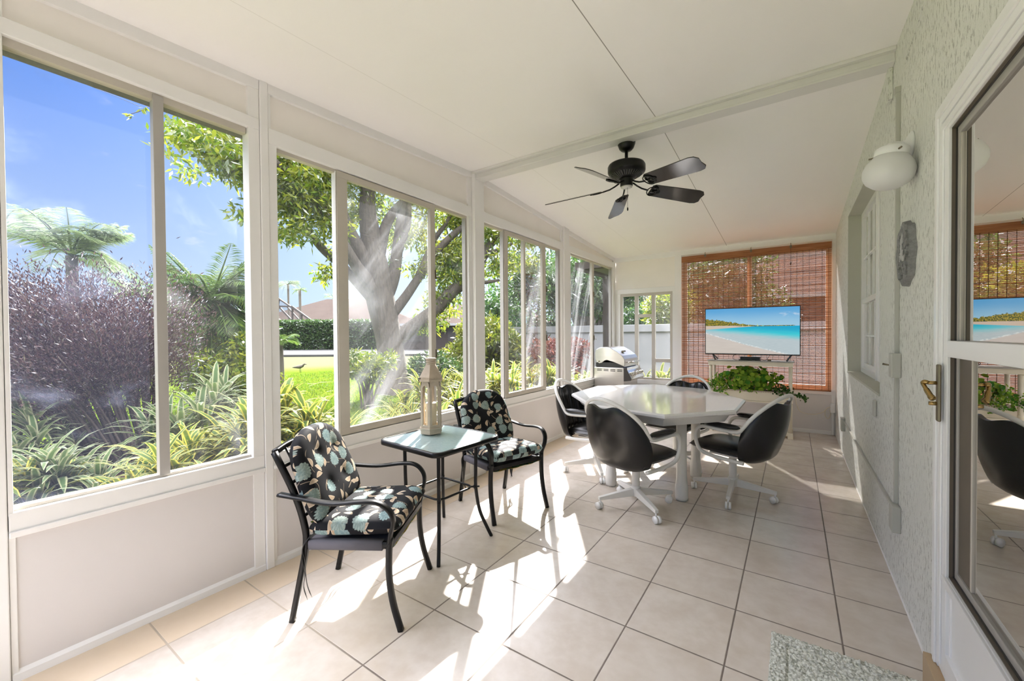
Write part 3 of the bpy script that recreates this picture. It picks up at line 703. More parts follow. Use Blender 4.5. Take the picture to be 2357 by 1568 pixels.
def pad(outline, th, L, W, buttons, place, nu=44, nv=44, name='seat_pad', parent=None):
    """quilted cushion: outline(v)->half width; place(x, t, h) maps to local space"""
    q = MB()
    for sgn in (1, -1):
        def fn(u, v, sgn=sgn):
            a = 2*u-1; a = math.copysign(abs(a)**.8, a); vv = .5-.5*math.cos(PI*v); vv = .5*v+.5*vv
            w = outline(vv); x = a*w; t = vv*L
            h = th*(max(0, 1-abs(a)**5))**.5*(max(0, 1-abs(2*vv-1)**7))**.5
            for bx_, bt in buttons:
                r2 = (x-bx_)**2+(t-bt)**2; h *= 1-.20*math.exp(-r2/.0012)-.12*math.exp(-r2/.008)
            return place(x, t, h*sgn)
        o = len(q.v); q.grid(fn, nu, nv, True)
        for k in range(len(q.f)-nu*nv, len(q.f)):
            uvs = []
            for i in q.f[k]:
                i -= o; ui = (i % (nu+1))/nu; vi = (i//(nu+1))/nv
                a = 2*ui-1; a = math.copysign(abs(a)**.8, a); vv = .5*vi+.5*(.5-.5*math.cos(PI*vi)); uvs.append((a*outline(vv)+(.9 if sgn < 0 else 0), vv*L+(W)))
            q.uv[k] = uvs
    return q.build(name, M['floral'], parent)
def cushion(label, loc, rz, seed):
    c = thing('chair_cushion', label, 'cushion', loc, rz, 'floral cushions tied to the patio armchairs')
    sq = lambda v: .245*(1-.10*(2*v-1)**8) if 0 < v < 1 else .21
    def seatpos(x, t, h):
        return Vector((x, -.185+t, .447+.02*t/.44+h*1.0))
    pad(sq, .054, .44, seed, [(-.1, .15), (.1, .15), (-.1, .31), (.1, .31)], seatpos, name='seat_pad', parent=c)
    def wb(v):
        if v < .60: return .224+.018*math.sin(PI*v/.6)
        k = (v-.60)/.40
        return .228*math.sqrt(max(0.0, 1-k*k*.985))+.0
    def backpos(x, t, h):
        ang = math.radians(22+7*(t/.52)); base = Vector((x, -.135-math.sin(math.radians(22))*t-.0*t, .465+math.cos(math.radians(20))*t))
        return base+Vector((0, math.cos(ang), math.sin(ang)))*h
    pad(wb, .052, .450, seed+1.3, [(-.075, .14), (.075, .14), (-.075, .30), (.075, .30)], backpos, name='back_pad', parent=c)
    q = MB().grid(lambda u, v: Vector(((u-.5)*.46, -.18+.40*v, .348+.015*v-.008*math.sin(PI*u)+.003*math.sin(20*u))), 14, 8)
    q.build('underside', M['floral_under'], c)
    for s_ in (-1, 1):
        q = MB()
        for k in range(2):
            P = smooth_path([(s_*.225, -.17, .42), (s_*.243, -.20, .37), (s_*.238, -.205+.01*k, .30), (s_*(.245+.012*k), -.19+.012*k, .24), (s_*.24, -.20+.02*k, .18), (s_*(.243-.02*k), -.18+.01*k, .12)], 4)
            q.tube(P, [1]*(len(P)-2)+[.6, .2], rect=(.007-.001*k, .0015))
        q.build('cushion_tie', M['black'], c)
    return c
FC = (-.793, -.9285, 0); FCR = math.atan2(.505, .862)-PI/2
RC = (-.873, .386, 0); RCR = math.atan2(-.325, .945)-PI/2
patio_chair('black metal patio armchair nearest the camera, left of the glass table', FC, FCR)
patio_chair('black metal patio armchair behind the small glass side table', RC, RCR)
cushion('black floral cushion on the nearer patio armchair, blue blooms and tan leaves', FC, FCR, .05)
cushion('black floral cushion on the patio armchair behind the glass side table', RC, RCR, 2.35)

# side table
TS = .575; TA = math.radians(-4)
st_ = thing('side_table', 'small square side table with black metal rim and pebbled glass top', 'table', (-.88, -.285, 0), TA)
def rsq(h, r, n=6):
    P = []
    for (sx, sy, a0) in ((1, 1, 0), (-1, 1, 90), (-1, -1, 180), (1, -1, 270)):
        for k in range(n+1):
            a = math.radians(a0+90*k/n); P.append((sx*(h-r)+r*math.cos(a), sy*(h-r)+r*math.sin(a)))
    return P
P = rsq(TS/2, .06)
q = MB(); n = len(P); Pi = rsq(TS/2-.014, .05)
vs = [(x, y, .652) for x, y in P]+[(x*1.006, y*1.006, .664) for x, y in P]+[(x, y, .680) for x, y in P]+[(x, y, .682) for x, y in Pi]+[(x, y, .655) for x, y in Pi]
q.add(vs, [(r*n+i, r*n+(i+1) % n, ((r+1) % 5)*n+(i+1) % n, ((r+1) % 5)*n+i) for r in range(5) for i in range(n)], True)
q.build('table_rim', M['black_metal'], st_)
gm = mat('pebbled_glass', None, .12, fn=lambda n: {'Base Color': n.mix(n.noise(n.obj(), 40, 3), (.40, .56, .56), (.56, .70, .69)), 'Normal': n.bump(n.noise(n.obj(), 70, 2), .35, .003)}, **{'Transmission Weight': .35})
q = MB(); q.prism(rsq(TS/2-.012, .05), .668, .6785); q.build('glass_top', gm, st_)
for sx, sy in ((1, 1), (1, -1), (-1, 1), (-1, -1)):
    q = MB().tube(smooth_path([(sx*.165, sy*.165, .655), (sx*.163, sy*.163, .45), (sx*.163, sy*.163, .33), (sx*.180, sy*.180, .18), (sx*.215, sy*.215, .06), (sx*.235, sy*.235, 0)], 5), .0115, 10)
    q.build('leg', M['black_metal'], st_)
q = MB().tube([(x, y, .34) for x, y in rsq(.150, .05)], .0075, 8, closed=True)
MB().tube([(x, y, .647) for x, y in rsq(.19, .05)], .008, 8, closed=True).build('top_ring', M['black_metal'], st_)
for sx, sy in ((1, 1), (1, -1), (-1, 1), (-1, -1)):
    q.cyl((sx*.14, sy*.14, .34), (sx*.180, sy*.180, .34), .006); q.cyl((sx*.16, sy*.16, .33), (sx*.16, sy*.16, .35), .013)
q.build('stretcher_ring', M['black_metal'], st_)

# lantern on the side table
LZ = .681
ln = thing('lantern', 'distressed cream wooden hexagonal candle lantern on the glass side table', 'lantern', (-1.005, -.245, LZ), math.radians(8))
def hexp(r, rot=0): return [(r*math.cos(PI/3*k+rot), r*math.sin(PI/3*k+rot)) for k in range(6)]
q = MB().prism(hexp(.078), .006, .045).prism(hexp(.085), .038, .05)
q.build('base', M['lantern'], ln, bevel=.002)
q = MB()
HP = hexp(.076)
for k in range(6):
    a, c_ = Vector((*HP[k], 0)), Vector((*HP[(k+1) % 6], 0))
    dn = (c_-a).normalized(); nrm = Vector((dn.y, -dn.x, 0)); L_ = (c_-a).length
    # frame of one side with an arched opening
    w_ = .017; z0, z1 = .05, .365; ow = L_/2-w_; zs = z1-.03-ow
    inner = [(L_/2-ow, z0+.018), (L_/2-ow, zs)]+[(L_/2-ow*math.cos(PI*t/8), zs+ow*math.sin(PI*t/8)) for t in range(1, 8)]+[(L_/2+ow, zs), (L_/2+ow, z0+.018)]
    outer = [(0, z0), (0, zs)]+[(L_*t/8, z1) for t in range(1, 8)]+[(L_, zs), (L_, z0)]
    m_ = len(inner); vs = []
    for dpt in (0, -.010):
        for (s_, z_) in inner: vs.append(a+dn*s_+nrm*dpt+Vector((0, 0, z_)))
        for (s_, z_) in outer: vs.append(a+dn*s_+nrm*dpt+Vector((0, 0, z_)))
    fs = []
    for i in range(m_):
        j = (i+1) % m_
        fs += [(i, j, m_+j, m_+i), (2*m_+i, 3*m_+i, 3*m_+j, 2*m_+j), (i, 2*m_+i, 2*m_+j, j)]
    q.add(vs, fs)
q.build('arched_frame', M['lantern'], ln, recalc=True)
q = MB()
for k in range(6):
    a, c_ = HP[k], HP[(k+1) % 6]; q.quad((a[0]*.92, a[1]*.92, .06), (c_[0]*.92, c_[1]*.92, .06), (c_[0]*.92, c_[1]*.92, .35), (a[0]*.92, a[1]*.92, .35))
q.build('glass', glassmat('lantern_glass', .02, .03), ln)
q = MB().prism(hexp(.088), .362, .378).prism(hexp(.083), .378, .392)
n6 = 6; A, B_ = hexp(.083), hexp(.036)
q.add([(x, y, .392) for x, y in A]+[(x*.85, y*.85, .412) for x, y in A]+[(x, y, .475) for x, y in B_], [(r*6+i, r*6+(i+1) % 6, (r+1)*6+(i+1) % 6, (r+1)*6+i) for r in range(2) for i in range(6)]+[tuple(range(12, 18))])
q.build('roof', M['lantern'], ln, bevel=.0015)
q = MB().lathe([(.030, .472), (.033, .475), (.033, .480), (.029, .482), (.029, .488), (.034, .490), (.034, .497), (.030, .499), (.030, .504), (.036, .506), (.036, .517), (.030, .521), (.001, .521)], n=24)
q.build('cap', M['lantern'], ln)
q = MB().tube(smooth_path([(.028, .034, .492), (.055, .034, .462), (.052, -.02, .415), (0, -.056, .398), (-.052, -.02, .415), (-.055, .034, .462), (-.028, .034, .492)], 6), .0022, 6); q.build('handle', M['lantern'], ln)
q = MB().box((-.052, -.072, .362), (-.030, -.062, .374)).box((-.052, -.072, .378), (-.030, -.062, .388)).cyl((-.040, -.074, .385), (-.044, -.074, .352), .003); q.build('latch', M['dark_alu'], ln)
cd = thing('candle', 'cream pillar candle inside the wooden lantern', 'candle', (-1.005, -.245, LZ+.051))
MB().lathe([(.036, 0), (.037, .01), (.037, .155), (.034, .163), (.024, .158), (.001, .154)]).build('wax', M['candle'], cd)
MB().cyl((0, 0, .154), (.001, 0, .172), .0012, 6).build('wick', M['dark'], cd)

# ================================================================ DINING SET
TZ = .77
tpts = [(-.775, 1.455), (-.79, 2.13), (-.30, 2.62), (.29, 2.47), (.705, 1.89), (.695, 1.27), (.285, .80), (-.345, .93)]
cx, cy = 0, 0
def sc_poly(P, k):
    c = Vector((sum(p[0] for p in P)/8, sum(p[1] for p in P)/8, 0)); out = []
    for x, y in P:
        d_ = Vector((x, y, 0))-c; out.append(tuple((c+d_*(1-k/d_.length))[:2]))
    return out
dt = thing('dining_table', 'large white octagonal dining table with glossy top and round legs', 'table', (-.03, 1.6, 0))
loc = lambda P: [(x+.03, y-1.6) for x, y in P]
wood = mat('white_gloss_wood', None, .07, fn=lambda n: {'Base Color': n.mix(n.noise(n.scale(n.obj(), (30, 2, 2)), 2.0, 4), (.78, .765, .75), (.84, .83, .815)), 'Normal': n.bump(n.noise(n.scale(n.obj(), (40, 3, 2)), 2.0, 3), .05, .0015)}, spec=.6)
q = MB(); A = loc(sc_poly(tpts, .018)); B_ = loc(tpts); 
q.add([(x, y, TZ-.040) for x, y in A]+[(x, y, TZ-.028) for x, y in B_]+[(x, y, TZ-.012) for x, y in B_]+[(x, y, TZ) for x, y in A], [tuple(range(8))[::-1], tuple(range(24, 32))]+[(r*8+i, r*8+(i+1) % 8, (r+1)*8+(i+1) % 8, (r+1)*8+i) for r in range(3) for i in range(8)])
q.build('tabletop', wood, dt)
q = MB(); A = loc(sc_poly(tpts, .10)); B_ = loc(sc_poly(tpts, .055))
q.add([(x, y, TZ-.105) for x, y in A]+[(x, y, TZ-.04) for x, y in B_], [tuple(range(8))[::-1], tuple(range(8, 16))]+[(i, (i+1) % 8, 8+(i+1) % 8, 8+i) for i in range(8)])
q.build('apron', M['chair_white'], dt, bevel=.003)
for x, y in ((-.30, 1.275), (.30, 1.275), (-.29, 1.92), (.29, 1.92)):
    q = MB().lathe([(.040, TZ-.105), (.040, .22), (.042, .16), (.048, .12), (.050, .115), (.050, .02), (.047, 0)][::-1], (x+.03, y-1.6, 0)); q.build('leg', M['chair_white'], dt)

def rim_pt(th):
    c_ = math.cos(th); return Vector((.268*math.sin(th)*(1-.10*c_**3), -.195-.215*(c_**.9 if c_ > 0 else 0), .612+.272*(c_**.75 if c_ > 0 else 0)))
def swivel_chair(label, loc_, head, base_rot):
    c = thing('swivel_chair', label, 'chair', loc_, -head, 'swivel chairs round the dining table')
    bs = MB()
    bs.cyl((0, 0, .10), (0, 0, .36), .030, 20).lathe([(.034, .085), (.038, .09), (.038, .15), (.030, .165)], n=20)
    bs.box((-.13, -.13, .355), (.13, .13, .368)); bs.cyl((.04, -.0, .35), (.11, -.03, .335), .006)
    base = bs.build('pedestal', M['chair_white'], c, bevel=0)
    br = base_rot+head
    for k in range(4):
        a = br+PI/2*k; dx, dy = math.cos(a), math.sin(a); ux, uy = -dy, dx
        q = MB(); vs = []
        for (r, w_, zt, zb) in ((.02, .020, .148, .088), (.31, .014, .098, .072)):
            vs += [(dx*r+ux*w_, dy*r+uy*w_, zb), (dx*r-ux*w_, dy*r-uy*w_, zb), (dx*r-ux*w_, dy*r-uy*w_, zt), (dx*r+ux*w_, dy*r+uy*w_, zt)]
        q.add(vs, [(0,3,2,1),(4,5,6,7),(0,1,5,4),(1,2,6,5),(2,3,7,6),(3,0,4,7)])
        arm = q.build('base_arm', M['chair_white'], c, bevel=.003)
        ca = a+.9+k*1.3; wx, wy = math.cos(ca), math.sin(ca); ex, ey = dx*.298+(-wy)*.012, dy*.298+wx*.012
        q = MB().cyl((dx*.298, dy*.298, .075), (dx*.298, dy*.298, .045), .006)
        for s_ in (-1, 1):
            q.cyl((ex+wx*s_*.004, ey+wy*s_*.004, .027), (ex+wx*s_*.021, ey+wy*s_*.021, .027), .027, 20)
        ca_ = q.build('caster', M['white_gloss'], arm)
    # tubular frame: rim, arms, side rails in one bent tube
    half = [rim_pt(math.radians(t)) for t in range(8, 90, 8)]+[Vector(p) for p in ((.272, -.165, .600), (.276, -.06, .600), (.278, .06, .606), (.276, .125, .596), (.275, .160, .555), (.272, .168, .50), (.268, .150, .43), (.262, .105, .388), (.255, .0, .372), (.25, -.13, .366), (.248, -.20, .366))]
    P = [Vector((-p.x, p.y, p.z)) for p in half[::-1]]+[rim_pt(0)]+half
    q = MB().tube(smooth_path(P, 3), .0145, 10)
    q.build('frame', M['chair_white'], c)
    for s_ in (-1, 1):
        prof = []
        q = MB(); N = 14
        def fn(u, v, s_=s_):
            a = 2*PI*v; t = -1+2*u; w_ = .030*math.sqrt(max(.02, 1-abs(t)**5)); h_ = .021*math.sqrt(max(.02, 1-abs(t)**5))
            return Vector((s_*.274+w_*math.cos(a), -.045+.145*t, .635+h_*math.sin(a)))
        q.grid(fn, N, 14); q.build('arm_pad', M['black_vinyl'], c)
    # outer shell
    q = MB()
    def shell(u, v, off=0.0):
        th = math.radians(-90+180*u); r = rim_pt(abs(th)); r.x = math.copysign(abs(r.x), th)
        dip = .062*math.exp(-(th/.42)**2)
        top = Vector((r.x*.985, r.y+.004, r.z-.012-dip))
        bot = Vector((.225*math.sin(th), -.155-.125*math.cos(th)**.8 if math.cos(th) > 0 else -.155, .362-.012*max(0, math.cos(th))))
        p = bot.lerp(top, v)
        bul = math.sin(PI*min(1, v*1.15))**.8 if v*1.15 < 1 else 0
        nrm = Vector((math.sin(th), -max(0, math.cos(th)), 0))
        p += nrm*(.034*math.sin(PI*v)**.7)*(1 if v < 1 else 0)
        if v < .12: p -= nrm*(.03*(1-v/.12)**2); 
        return p+Vector((math.sin(th), -math.cos(th)*1.0, 0))*off
    q.grid(lambda u, v: shell(u, v), 36, 20); q.grid(lambda u, v: shell(u, v, -.026), 36, 20)
    for e in (0, 1): q.add([shell(e, j/20) for j in range(21)]+[shell(e, j/20, -.026) for j in range(21)], [(j, j+1, 22+j, 21+j) for j in range(20)], True)
    q.add([shell(j/36, 1) for j in range(37)]+[shell(j/36, 1, -.026) for j in range(37)], [(j, j+1, 38+j, 37+j) for j in range(36)], True)
    q.build('back_shell', M['black_vinyl'], c)
    # channelled inner back cushion
    q = MB()
    def inn(u, v):
        p = shell(.06+.88*u, .12+.86*v, -.03)
        th = math.radians(-90+180*(.06+.88*u)); nrm = Vector((-math.sin(th), math.cos(th), .15))
        return p+nrm*(.030*abs(math.sin(PI*u*8+.0))**.5*math.sin(PI*v)**.4+.006)
    q.grid(inn, 64, 16); q.build('back_cushion', M['black_vinyl'], c)
    q = MB()
    for sg in (1, -1):
        def sf(u, v, sg=sg):
            a, b2 = 2*u-1, 2*v-1; a_ = math.copysign(abs(a)**.7, a); b_ = math.copysign(abs(b2)**.7, b2)
            e = (max(0, 1-abs(a_)**4)*max(0, 1-abs(b_)**4))**.5
            w_ = .228*(1-.10*max(0, b_)**2-.10*max(0, -b_)**2)
            return Vector((a_*w_, .025+b_*.245, .425+sg*(.050 if sg > 0 else .045)*e-.006*(1-e)))
        q.grid(sf, 22, 22)
    q.build('seat', M['black_vinyl'], c)
    return c
def chair_set():
    swivel_chair('black vinyl swivel chair with its back to the camera', (.03, .945, 0), math.radians(20), math.radians(45))
    swivel_chair('black vinyl swivel chair at the right of the octagonal table', (.637, 1.586, 0), math.radians(-70), 0)
    swivel_chair('black vinyl swivel chair at the left of the table near the windows', (-.54, 1.52, 0), math.radians(92), math.radians(32))
    swivel_chair('black vinyl swivel chair at the far side of the table', (.049, 2.20, 0), math.radians(180+10), math.radians(53))
chair_set()
# ================================================================ GRILL
gr = thing('barbecue_grill', 'stainless steel gas barbecue grill in the left far corner', 'grill', (-1.22, 3.93, 0))
GX0, GX1, GY0, GY1 = -1.452, -.995, 3.62, 4.26
q = MB().box((GX0, GY0, .06), (GX1, GY1, .855)); cab = q.build('cabinet', M['steel'], gr, local=False, bevel=.004)
q = MB()
for k in range(4):
    for j in range(2):
        x0 = GX0+.045+k*.105; q.box((x0, GY0-.0015, .822-j*.020), (x0+.075, GY0+.002, .831-j*.020))
q.build('vent_slots', M['dark'], cab, local=False)
# dark firebox
q = MB().box((GX0+.02, GY0+.015, .855), (GX1-.02, GY1-.015, .93)); q.build('firebox', M['black'], gr, local=False)
# lid: profile in x-z extruded along y
prof = [(GX0+.030, .945), (GX0+.012, .985), (GX0+.010, 1.075), (GX0+.030, 1.125), (GX0+.085, 1.152), (GX0+.17, 1.160), (GX0+.25, 1.148), (GX0+.34, 1.10), (GX0+.43, 1.035), (GX1+.010, .985), (GX1+.012, .872), (GX0+.31, .935), (GX0+.20, .966), (GX0+.16, .955), (GX0+.12, .922), (GX0+.075, .912)]
n = len(prof); q = MB(); y0, y1 = GY0+.005, GY1-.005
q.add([(x, y0, z) for x, z in prof]+[(x, y1, z) for x, z in prof], [tuple(range(n)), tuple(range(n, 2*n))[::-1]]+[(i, (i+1) % n, n+(i+1) % n, n+i) for i in range(n)])
lid = q.build('lid', M['steel'], gr, local=False, bevel=.006)
q = MB().tube([(GX1+.055, GY0+.06, .935), (GX1+.055, GY1-.06, .935)], .010).cyl((GX1+.0, GY0+.09, .935), (GX1+.055, GY0+.09, .935), .007).cyl((GX1, GY1-.09, .935), (GX1+.055, GY1-.09, .935), .007); q.build('lid_handle', M['chrome'], lid, local=False)
q = MB().lathe([(.012, 0), (.012, .004), (.001, .006)], (GX0+.075, GY0+.004, .945), axis=(0, -1, 0), n=14); q.build('hinge_bolt', M['bronze'], lid, local=False)
q = MB().box((GX0+.36, 3.80, 1.085), (GX0+.40, 3.88, 1.105)); q.build('thermometer', M['bronze'], lid, local=False, bevel=.003)
# control panel
pp = [(GX1, .85), (GX1+.045, .865), (GX1+.050, .825), (GX1+.115, .70), (GX1+.105, .675), (GX1+.05, .665), (GX1, .66)]
n = len(pp); q = MB(); q.add([(x, GY0+.01, z) for x, z in pp]+[(x, GY1-.01, z) for x, z in pp], [tuple(range(n)), tuple(range(n, 2*n))[::-1]]+[(i, (i+1) % n, n+(i+1) % n, n+i) for i in range(n)])
q.build('control_panel', M['chrome'], gr, local=False, bevel=.004)
MB().add([(x, GY0+.006, z) for x, z in pp], [tuple(range(n))]).build('panel_end', M['dark_alu'], gr, local=False)
ndir = Vector((.125, 0, .065)).normalized()
for k in range(4):
    y_ = GY0+.09+k*.155; c_ = Vector((GX1+.083, y_, .765))
    MB().lathe([(.030, 0), (.030, .006), (.022, .010), (.020, .034), (.017, .038), (.001, .038)], c_, axis=ndir, n=18).build('knob', M['chrome'], gr, local=False)
for x_ in (GX0+.04, GX1-.04):
    for y_ in (GY0+.04, GY1-.04):
        MB().cyl((x_, y_, 0), (x_, y_, .062), .022).build('foot', M['black'], gr, local=False)

# ================================================================ TV + STAND
SY0, SY1, SX0, SX1, SZ = 4.035, 4.40, .075, 1.045, .985
sd = thing('television_stand', 'cream metal stand with tube legs carrying the television', 'stand', (.56, 4.2, 0))
MB().box((SX0-.02, SY0-.02, SZ-.014), (SX1+.02, SY1+.02, SZ)).build('top', M['alu_grey'], sd, local=False, bevel=.003)
MB().box((SX0-.006, SY0-.006, SZ-.068), (SX1+.006, SY0+.022, SZ-.014)).box((SX0-.006, SY1-.022, SZ-.068), (SX1+.006, SY1+.006, SZ-.014)).box((SX0-.006, SY0, SZ-.068), (SX0+.022, SY1, SZ-.014)).box((SX1-.022, SY0, SZ-.068), (SX1+.006, SY1, SZ-.014)).build('apron', M['cream'], sd, local=False, bevel=.003)
for x_ in (SX0+.022, SX1-.022):
    for y_ in (SY0+.022, SY1-.022):
        MB().cyl((x_, y_, .055), (x_, y_, SZ-.05), .0205).lathe([(.024, .50), (.026, .49), (.026, .46), (.023, .45)], (x_, y_, 0)).box((x_-.028, y_-.028, 0), (x_+.028, y_+.028, .065)).build('leg', M['cream'], sd, local=False)
MB().box((SX0, SY0, .44), (SX1, SY1, .455)).build('shelf', M['cream'], sd, local=False)
MB().box((SX0, SY0+.0, .035), (SX1, SY0+.03, .075)).build('bottom_rail', M['cream'], sd, local=False, bevel=.002)
# television
TVY = 4.2; tx0, tx1, tz0, tz1 = .003, 1.129, 1.055, 1.705
tv = thing('television', 'flat screen television showing a tropical beach in front of the blind', 'television', ((tx0+tx1)/2, TVY, SZ))
MB().box((tx0, TVY, tz0), (tx1, TVY+.028, tz1)).box((tx0+.15, TVY+.02, tz0+.03), (tx1-.15, TVY+.06, tz0+.35)).build('case', M['black'], tv, local=False, bevel=.003)
MB().box((tx0, TVY-.004, tz0), (tx1, TVY+.001, tz0+.017)).box((tx0, TVY-.004, tz1-.009), (tx1, TVY+.001, tz1)).box((tx0, TVY-.004, tz0), (tx0+.009, TVY+.001, tz1)).box((tx1-.009, TVY-.004, tz0), (tx1, TVY+.001, tz1)).build('bezel', mat('bezel', (.035, .028, .022), .3), tv, local=False)
def tvmat():
    m = bpy.data.materials.new('beach_broadcast'); m.use_nodes = True
    n = NT(m.node_tree); n.n.clear()
    uv = n.uv(); u, v, _ = n.split(uv)
    sky = n.mix(n.step(.62, 1.0, v+(n.noise(uv, 3, 3)-.5)*.08), lin(150, 192, 216), lin(86, 158, 208))
    cl = n.step(.25, .0, (((u-.9)*1.0)*((u-.9)*1.0)*20+(v-.84)*(v-.84)*60)+(n.noise(uv, 14, 4)-.5)*.6)
    cl = cl*n.step(.45, .6, n.noise(uv, 9, 4))
    sky = n.mix(cl*.6, sky, lin(205, 215, 228))
    hz = .602-u*.0+(u*-.01)
    sea = n.mix(n.step(.60, .42, v+(u-.6)*.10+(n.noise(n.xyz(u*3, v*14), 2, 3)-.5)*.06), lin(20, 160, 196), lin(60, 195, 205))
    shal = n.step(.48, .24, v-(u-.5)*.30*-1+(n.noise(n.xyz(u*2, v*9), 2.5, 4)-.5)*.10)
    shal = n.step(.43, .27, v+(.75-u)*.05*-1-(1-u)*.14+(n.noise(n.xyz(u*2, v*9), 2.5, 4)-.5)*.10)
    sea = n.mix(shal, sea, n.mix(n.noise(n.xyz(u*6, v*30), 3, 3), lin(165, 180, 186), lin(190, 200, 202)))
    col = n.mix(n.step(.598, .602, v), sea, sky)
    # palms and far shore
    env = .615+n.step(.62, .0, u)*.150+(n.noise(n.xyz(u, v*.6), 34, 4, .7)-.5)*(.17*n.step(.75, .1, u)+.012)
    tr = n.step(.004, -.004, v-env)*n.step(.596, .602, v)*n.step(.97, .93, u)
    tc = n.mix(n.step(.4, .62, n.noise(n.xyz(u*1.7, v), 55, 3)), lin(28, 62, 22), lin(176, 152, 40))
    col = n.mix(tr, col, tc)
    # far sand band on the left narrowing rightwards
    b0 = .535+u*.118
    sb = n.step(.604, .600, v)*n.step(b0-.004, b0+.004, v)*n.step(.62, .5, u)
    sb = sb.m('MAXIMUM', n.step(.625, .615, v)*n.step(b0, b0+.006, v)*n.step(.45, .30, u))
    col = n.mix(sb, col, lin(200, 182, 165))
    # near beach lower left with foam line
    w = n.noise(n.xyz(u, 0.0), 5, 2)*.03
    sh = .435-u*.62+u*u*.12+w
    sd_ = n.step(.008, -.004, v-sh)
    col = n.mix(sd_, col, n.mix(n.noise(n.xyz(u*2, v*8), 2, 3), lin(186, 176, 170), lin(205, 196, 188)))
    foam = n.step(.022, .004, (v-sh-.012).m('ABSOLUTE'))*n.step(.42, .62, n.noise(uv, 38, 3))
    col = n.mix(foam*.8, col, lin(226, 228, 226))
    for ux, hh, cc in ((.42, .665, lin(225, 225, 120)), (.485, .645, lin(230, 220, 150)), (.575, .66, lin(200, 215, 110)), (.635, .635, lin(120, 200, 190))):
        s1 = n.step(.006, .003, (u-ux).m('ABSOLUTE')+(v-.60)*.07)*n.step(hh+.002, hh-.002, v)*n.step(.600, .606, v)
        col = n.mix(s1, col, cc)
    e = n.node('ShaderNodeEmission', {'Color': col, 'Strength': .92})
    g = n.node('ShaderNodeBsdfGlossy', {'Color': (1, 1, 1), 'Roughness': .12})
    mx = n.node('ShaderNodeMixShader', {0: .03, 1: e, 2: g})
    o = n.n.new('ShaderNodeOutputMaterial'); n.l.new(mx.s, o.inputs[0]); return m
MB().quad((tx0+.009, TVY-.002, tz0+.017), (tx1-.009, TVY-.002, tz0+.017), (tx1-.009, TVY-.002, tz1-.009), (tx0+.009, TVY-.002, tz1-.009), True).build('screen', tvmat(), tv, local=False)
for x_, s_ in ((tx0+.10, 1), (tx1-.10, -1)):
    MB().bar((x_, TVY+.01, tz0+.005), (x_+s_*.045, TVY-.10, SZ+.006), .018, .012).bar((x_, TVY+.01, tz0+.005), (x_+s_*.045, TVY+.12, SZ+.006), .018, .012).build('foot', M['black'], tv, local=False, bevel=.002)
o = MB().box((.455, 4.10, SZ+.004), (.685, 4.25, SZ+.048)).box((.47, 4.0998, SZ+.012), (.67, 4.101, SZ+.03)).build('set_top_box', M['black'], bevel=.004); tag(o, 'black set top box on the stand under the television', 'set top box')
o = MB().box((.44, 4.045, SZ+.002), (.60, 4.075, SZ+.014)).build('disc_player_remote', M['black'], bevel=.003); tag(o, 'flat black remote lying before the set top box', 'remote control')
o = MB().box((.63, 4.05, SZ+.002), (.70, 4.075, SZ+.010)).build('game_remote', M['dark_alu'], bevel=.003); tag(o, 'small dark remote at the right end of the flat black remote', 'remote control')
o = MB().box((.77, 4.05, SZ+.002), (.815, 4.08, SZ+.020)).build('media_puck', M['bronze'], bevel=.004); tag(o, 'small brown box on the stand right of the remotes', 'box')
o = MB().tube(smooth_path([(.40, 4.19, 1.06), (.37, 4.14, 1.045), (.365, 4.10, 1.01), (.40, 4.08, SZ+.006), (.43, 4.06, SZ+.006)], 6), .003, 6).build('power_cable', M['black']); tag(o, 'short black cable looping under the left of the television', 'cable')
o = MB().tube(smooth_path([(.79, 4.19, 1.055), (.775, 4.15, 1.02), (.75, 4.12, SZ+.006), (.72, 4.1, SZ+.006)], 6), .0025, 6).build('power_cable', M['black']); tag(o, 'thin black cable under the right of the television', 'cable')

# heater below
ht = thing('floor_heater', 'cream floor box with square perforated grille under the stand', 'heater', (.88, 4.13, 0))
MB().box((.74, 4.10, .02), (1.0, 4.20, .20)).build('case', M['cream'], ht, local=False, bevel=.004)
q = MB()
for i in range(8):
    for j in range(4): q.box((.845+i*.017, 4.097, .105+j*.019), (.857+i*.017, 4.101, .118+j*.019))
q.build('grille_holes', M['pink'], ht, local=False)
MB().box((.72, 4.08, 0), (.985, 4.20, .022)).build('foot_board', M['pink'], ht, local=False)

# planter and plants
pb = thing('planter_box', 'cream planter trough on the shelf below the television', 'planter', (.55, 4.14, .456))
MB().box((.12, 4.05, .456), (1.0, 4.24, .585)).build('trough', M['cream'], pb, local=False, bevel=.006)
q = MB()
for i in range(44): q.box((.13+i*.0198, 4.044, .572), (.141+i*.0198, 4.052, .583))
q.box((.12, 4.043, .585), (1.0, 4.055, .592)); q.build('lattice_rim', M['lantern'], pb, local=False)
MB().box((.13, 4.06, .575), (.99, 4.23, .588)).build('soil', M['mulch'], pb, local=False)
def round_leaf(q, p, nrm, size, up, n=8):
    nrm = nrm.normalized(); a = nrm.cross(up).normalized() if nrm.cross(up).length > .01 else Vector((1, 0, 0)); b = a.cross(nrm).normalized()
    vs = [p+nrm*(-size*.12)]
    for k in range(n):
        t = 2*PI*k/n+PI/2; r = size*(.5-.10*max(0, math.sin(t))+.03*math.sin(3*t)); vs.append(p+a*r*math.cos(t)+b*r*math.sin(t)+nrm*.05*size*math.cos(2*t))
    q.add(vs, [(0, 1+k, 1+(k+1) % n) for k in range(n)], True)
pt = thing('potted_pothos', 'bushy green plant with round leaves filling the cream planter', 'plant', (.55, 4.14, .59))
q = MB(); r_ = random.Random(3)
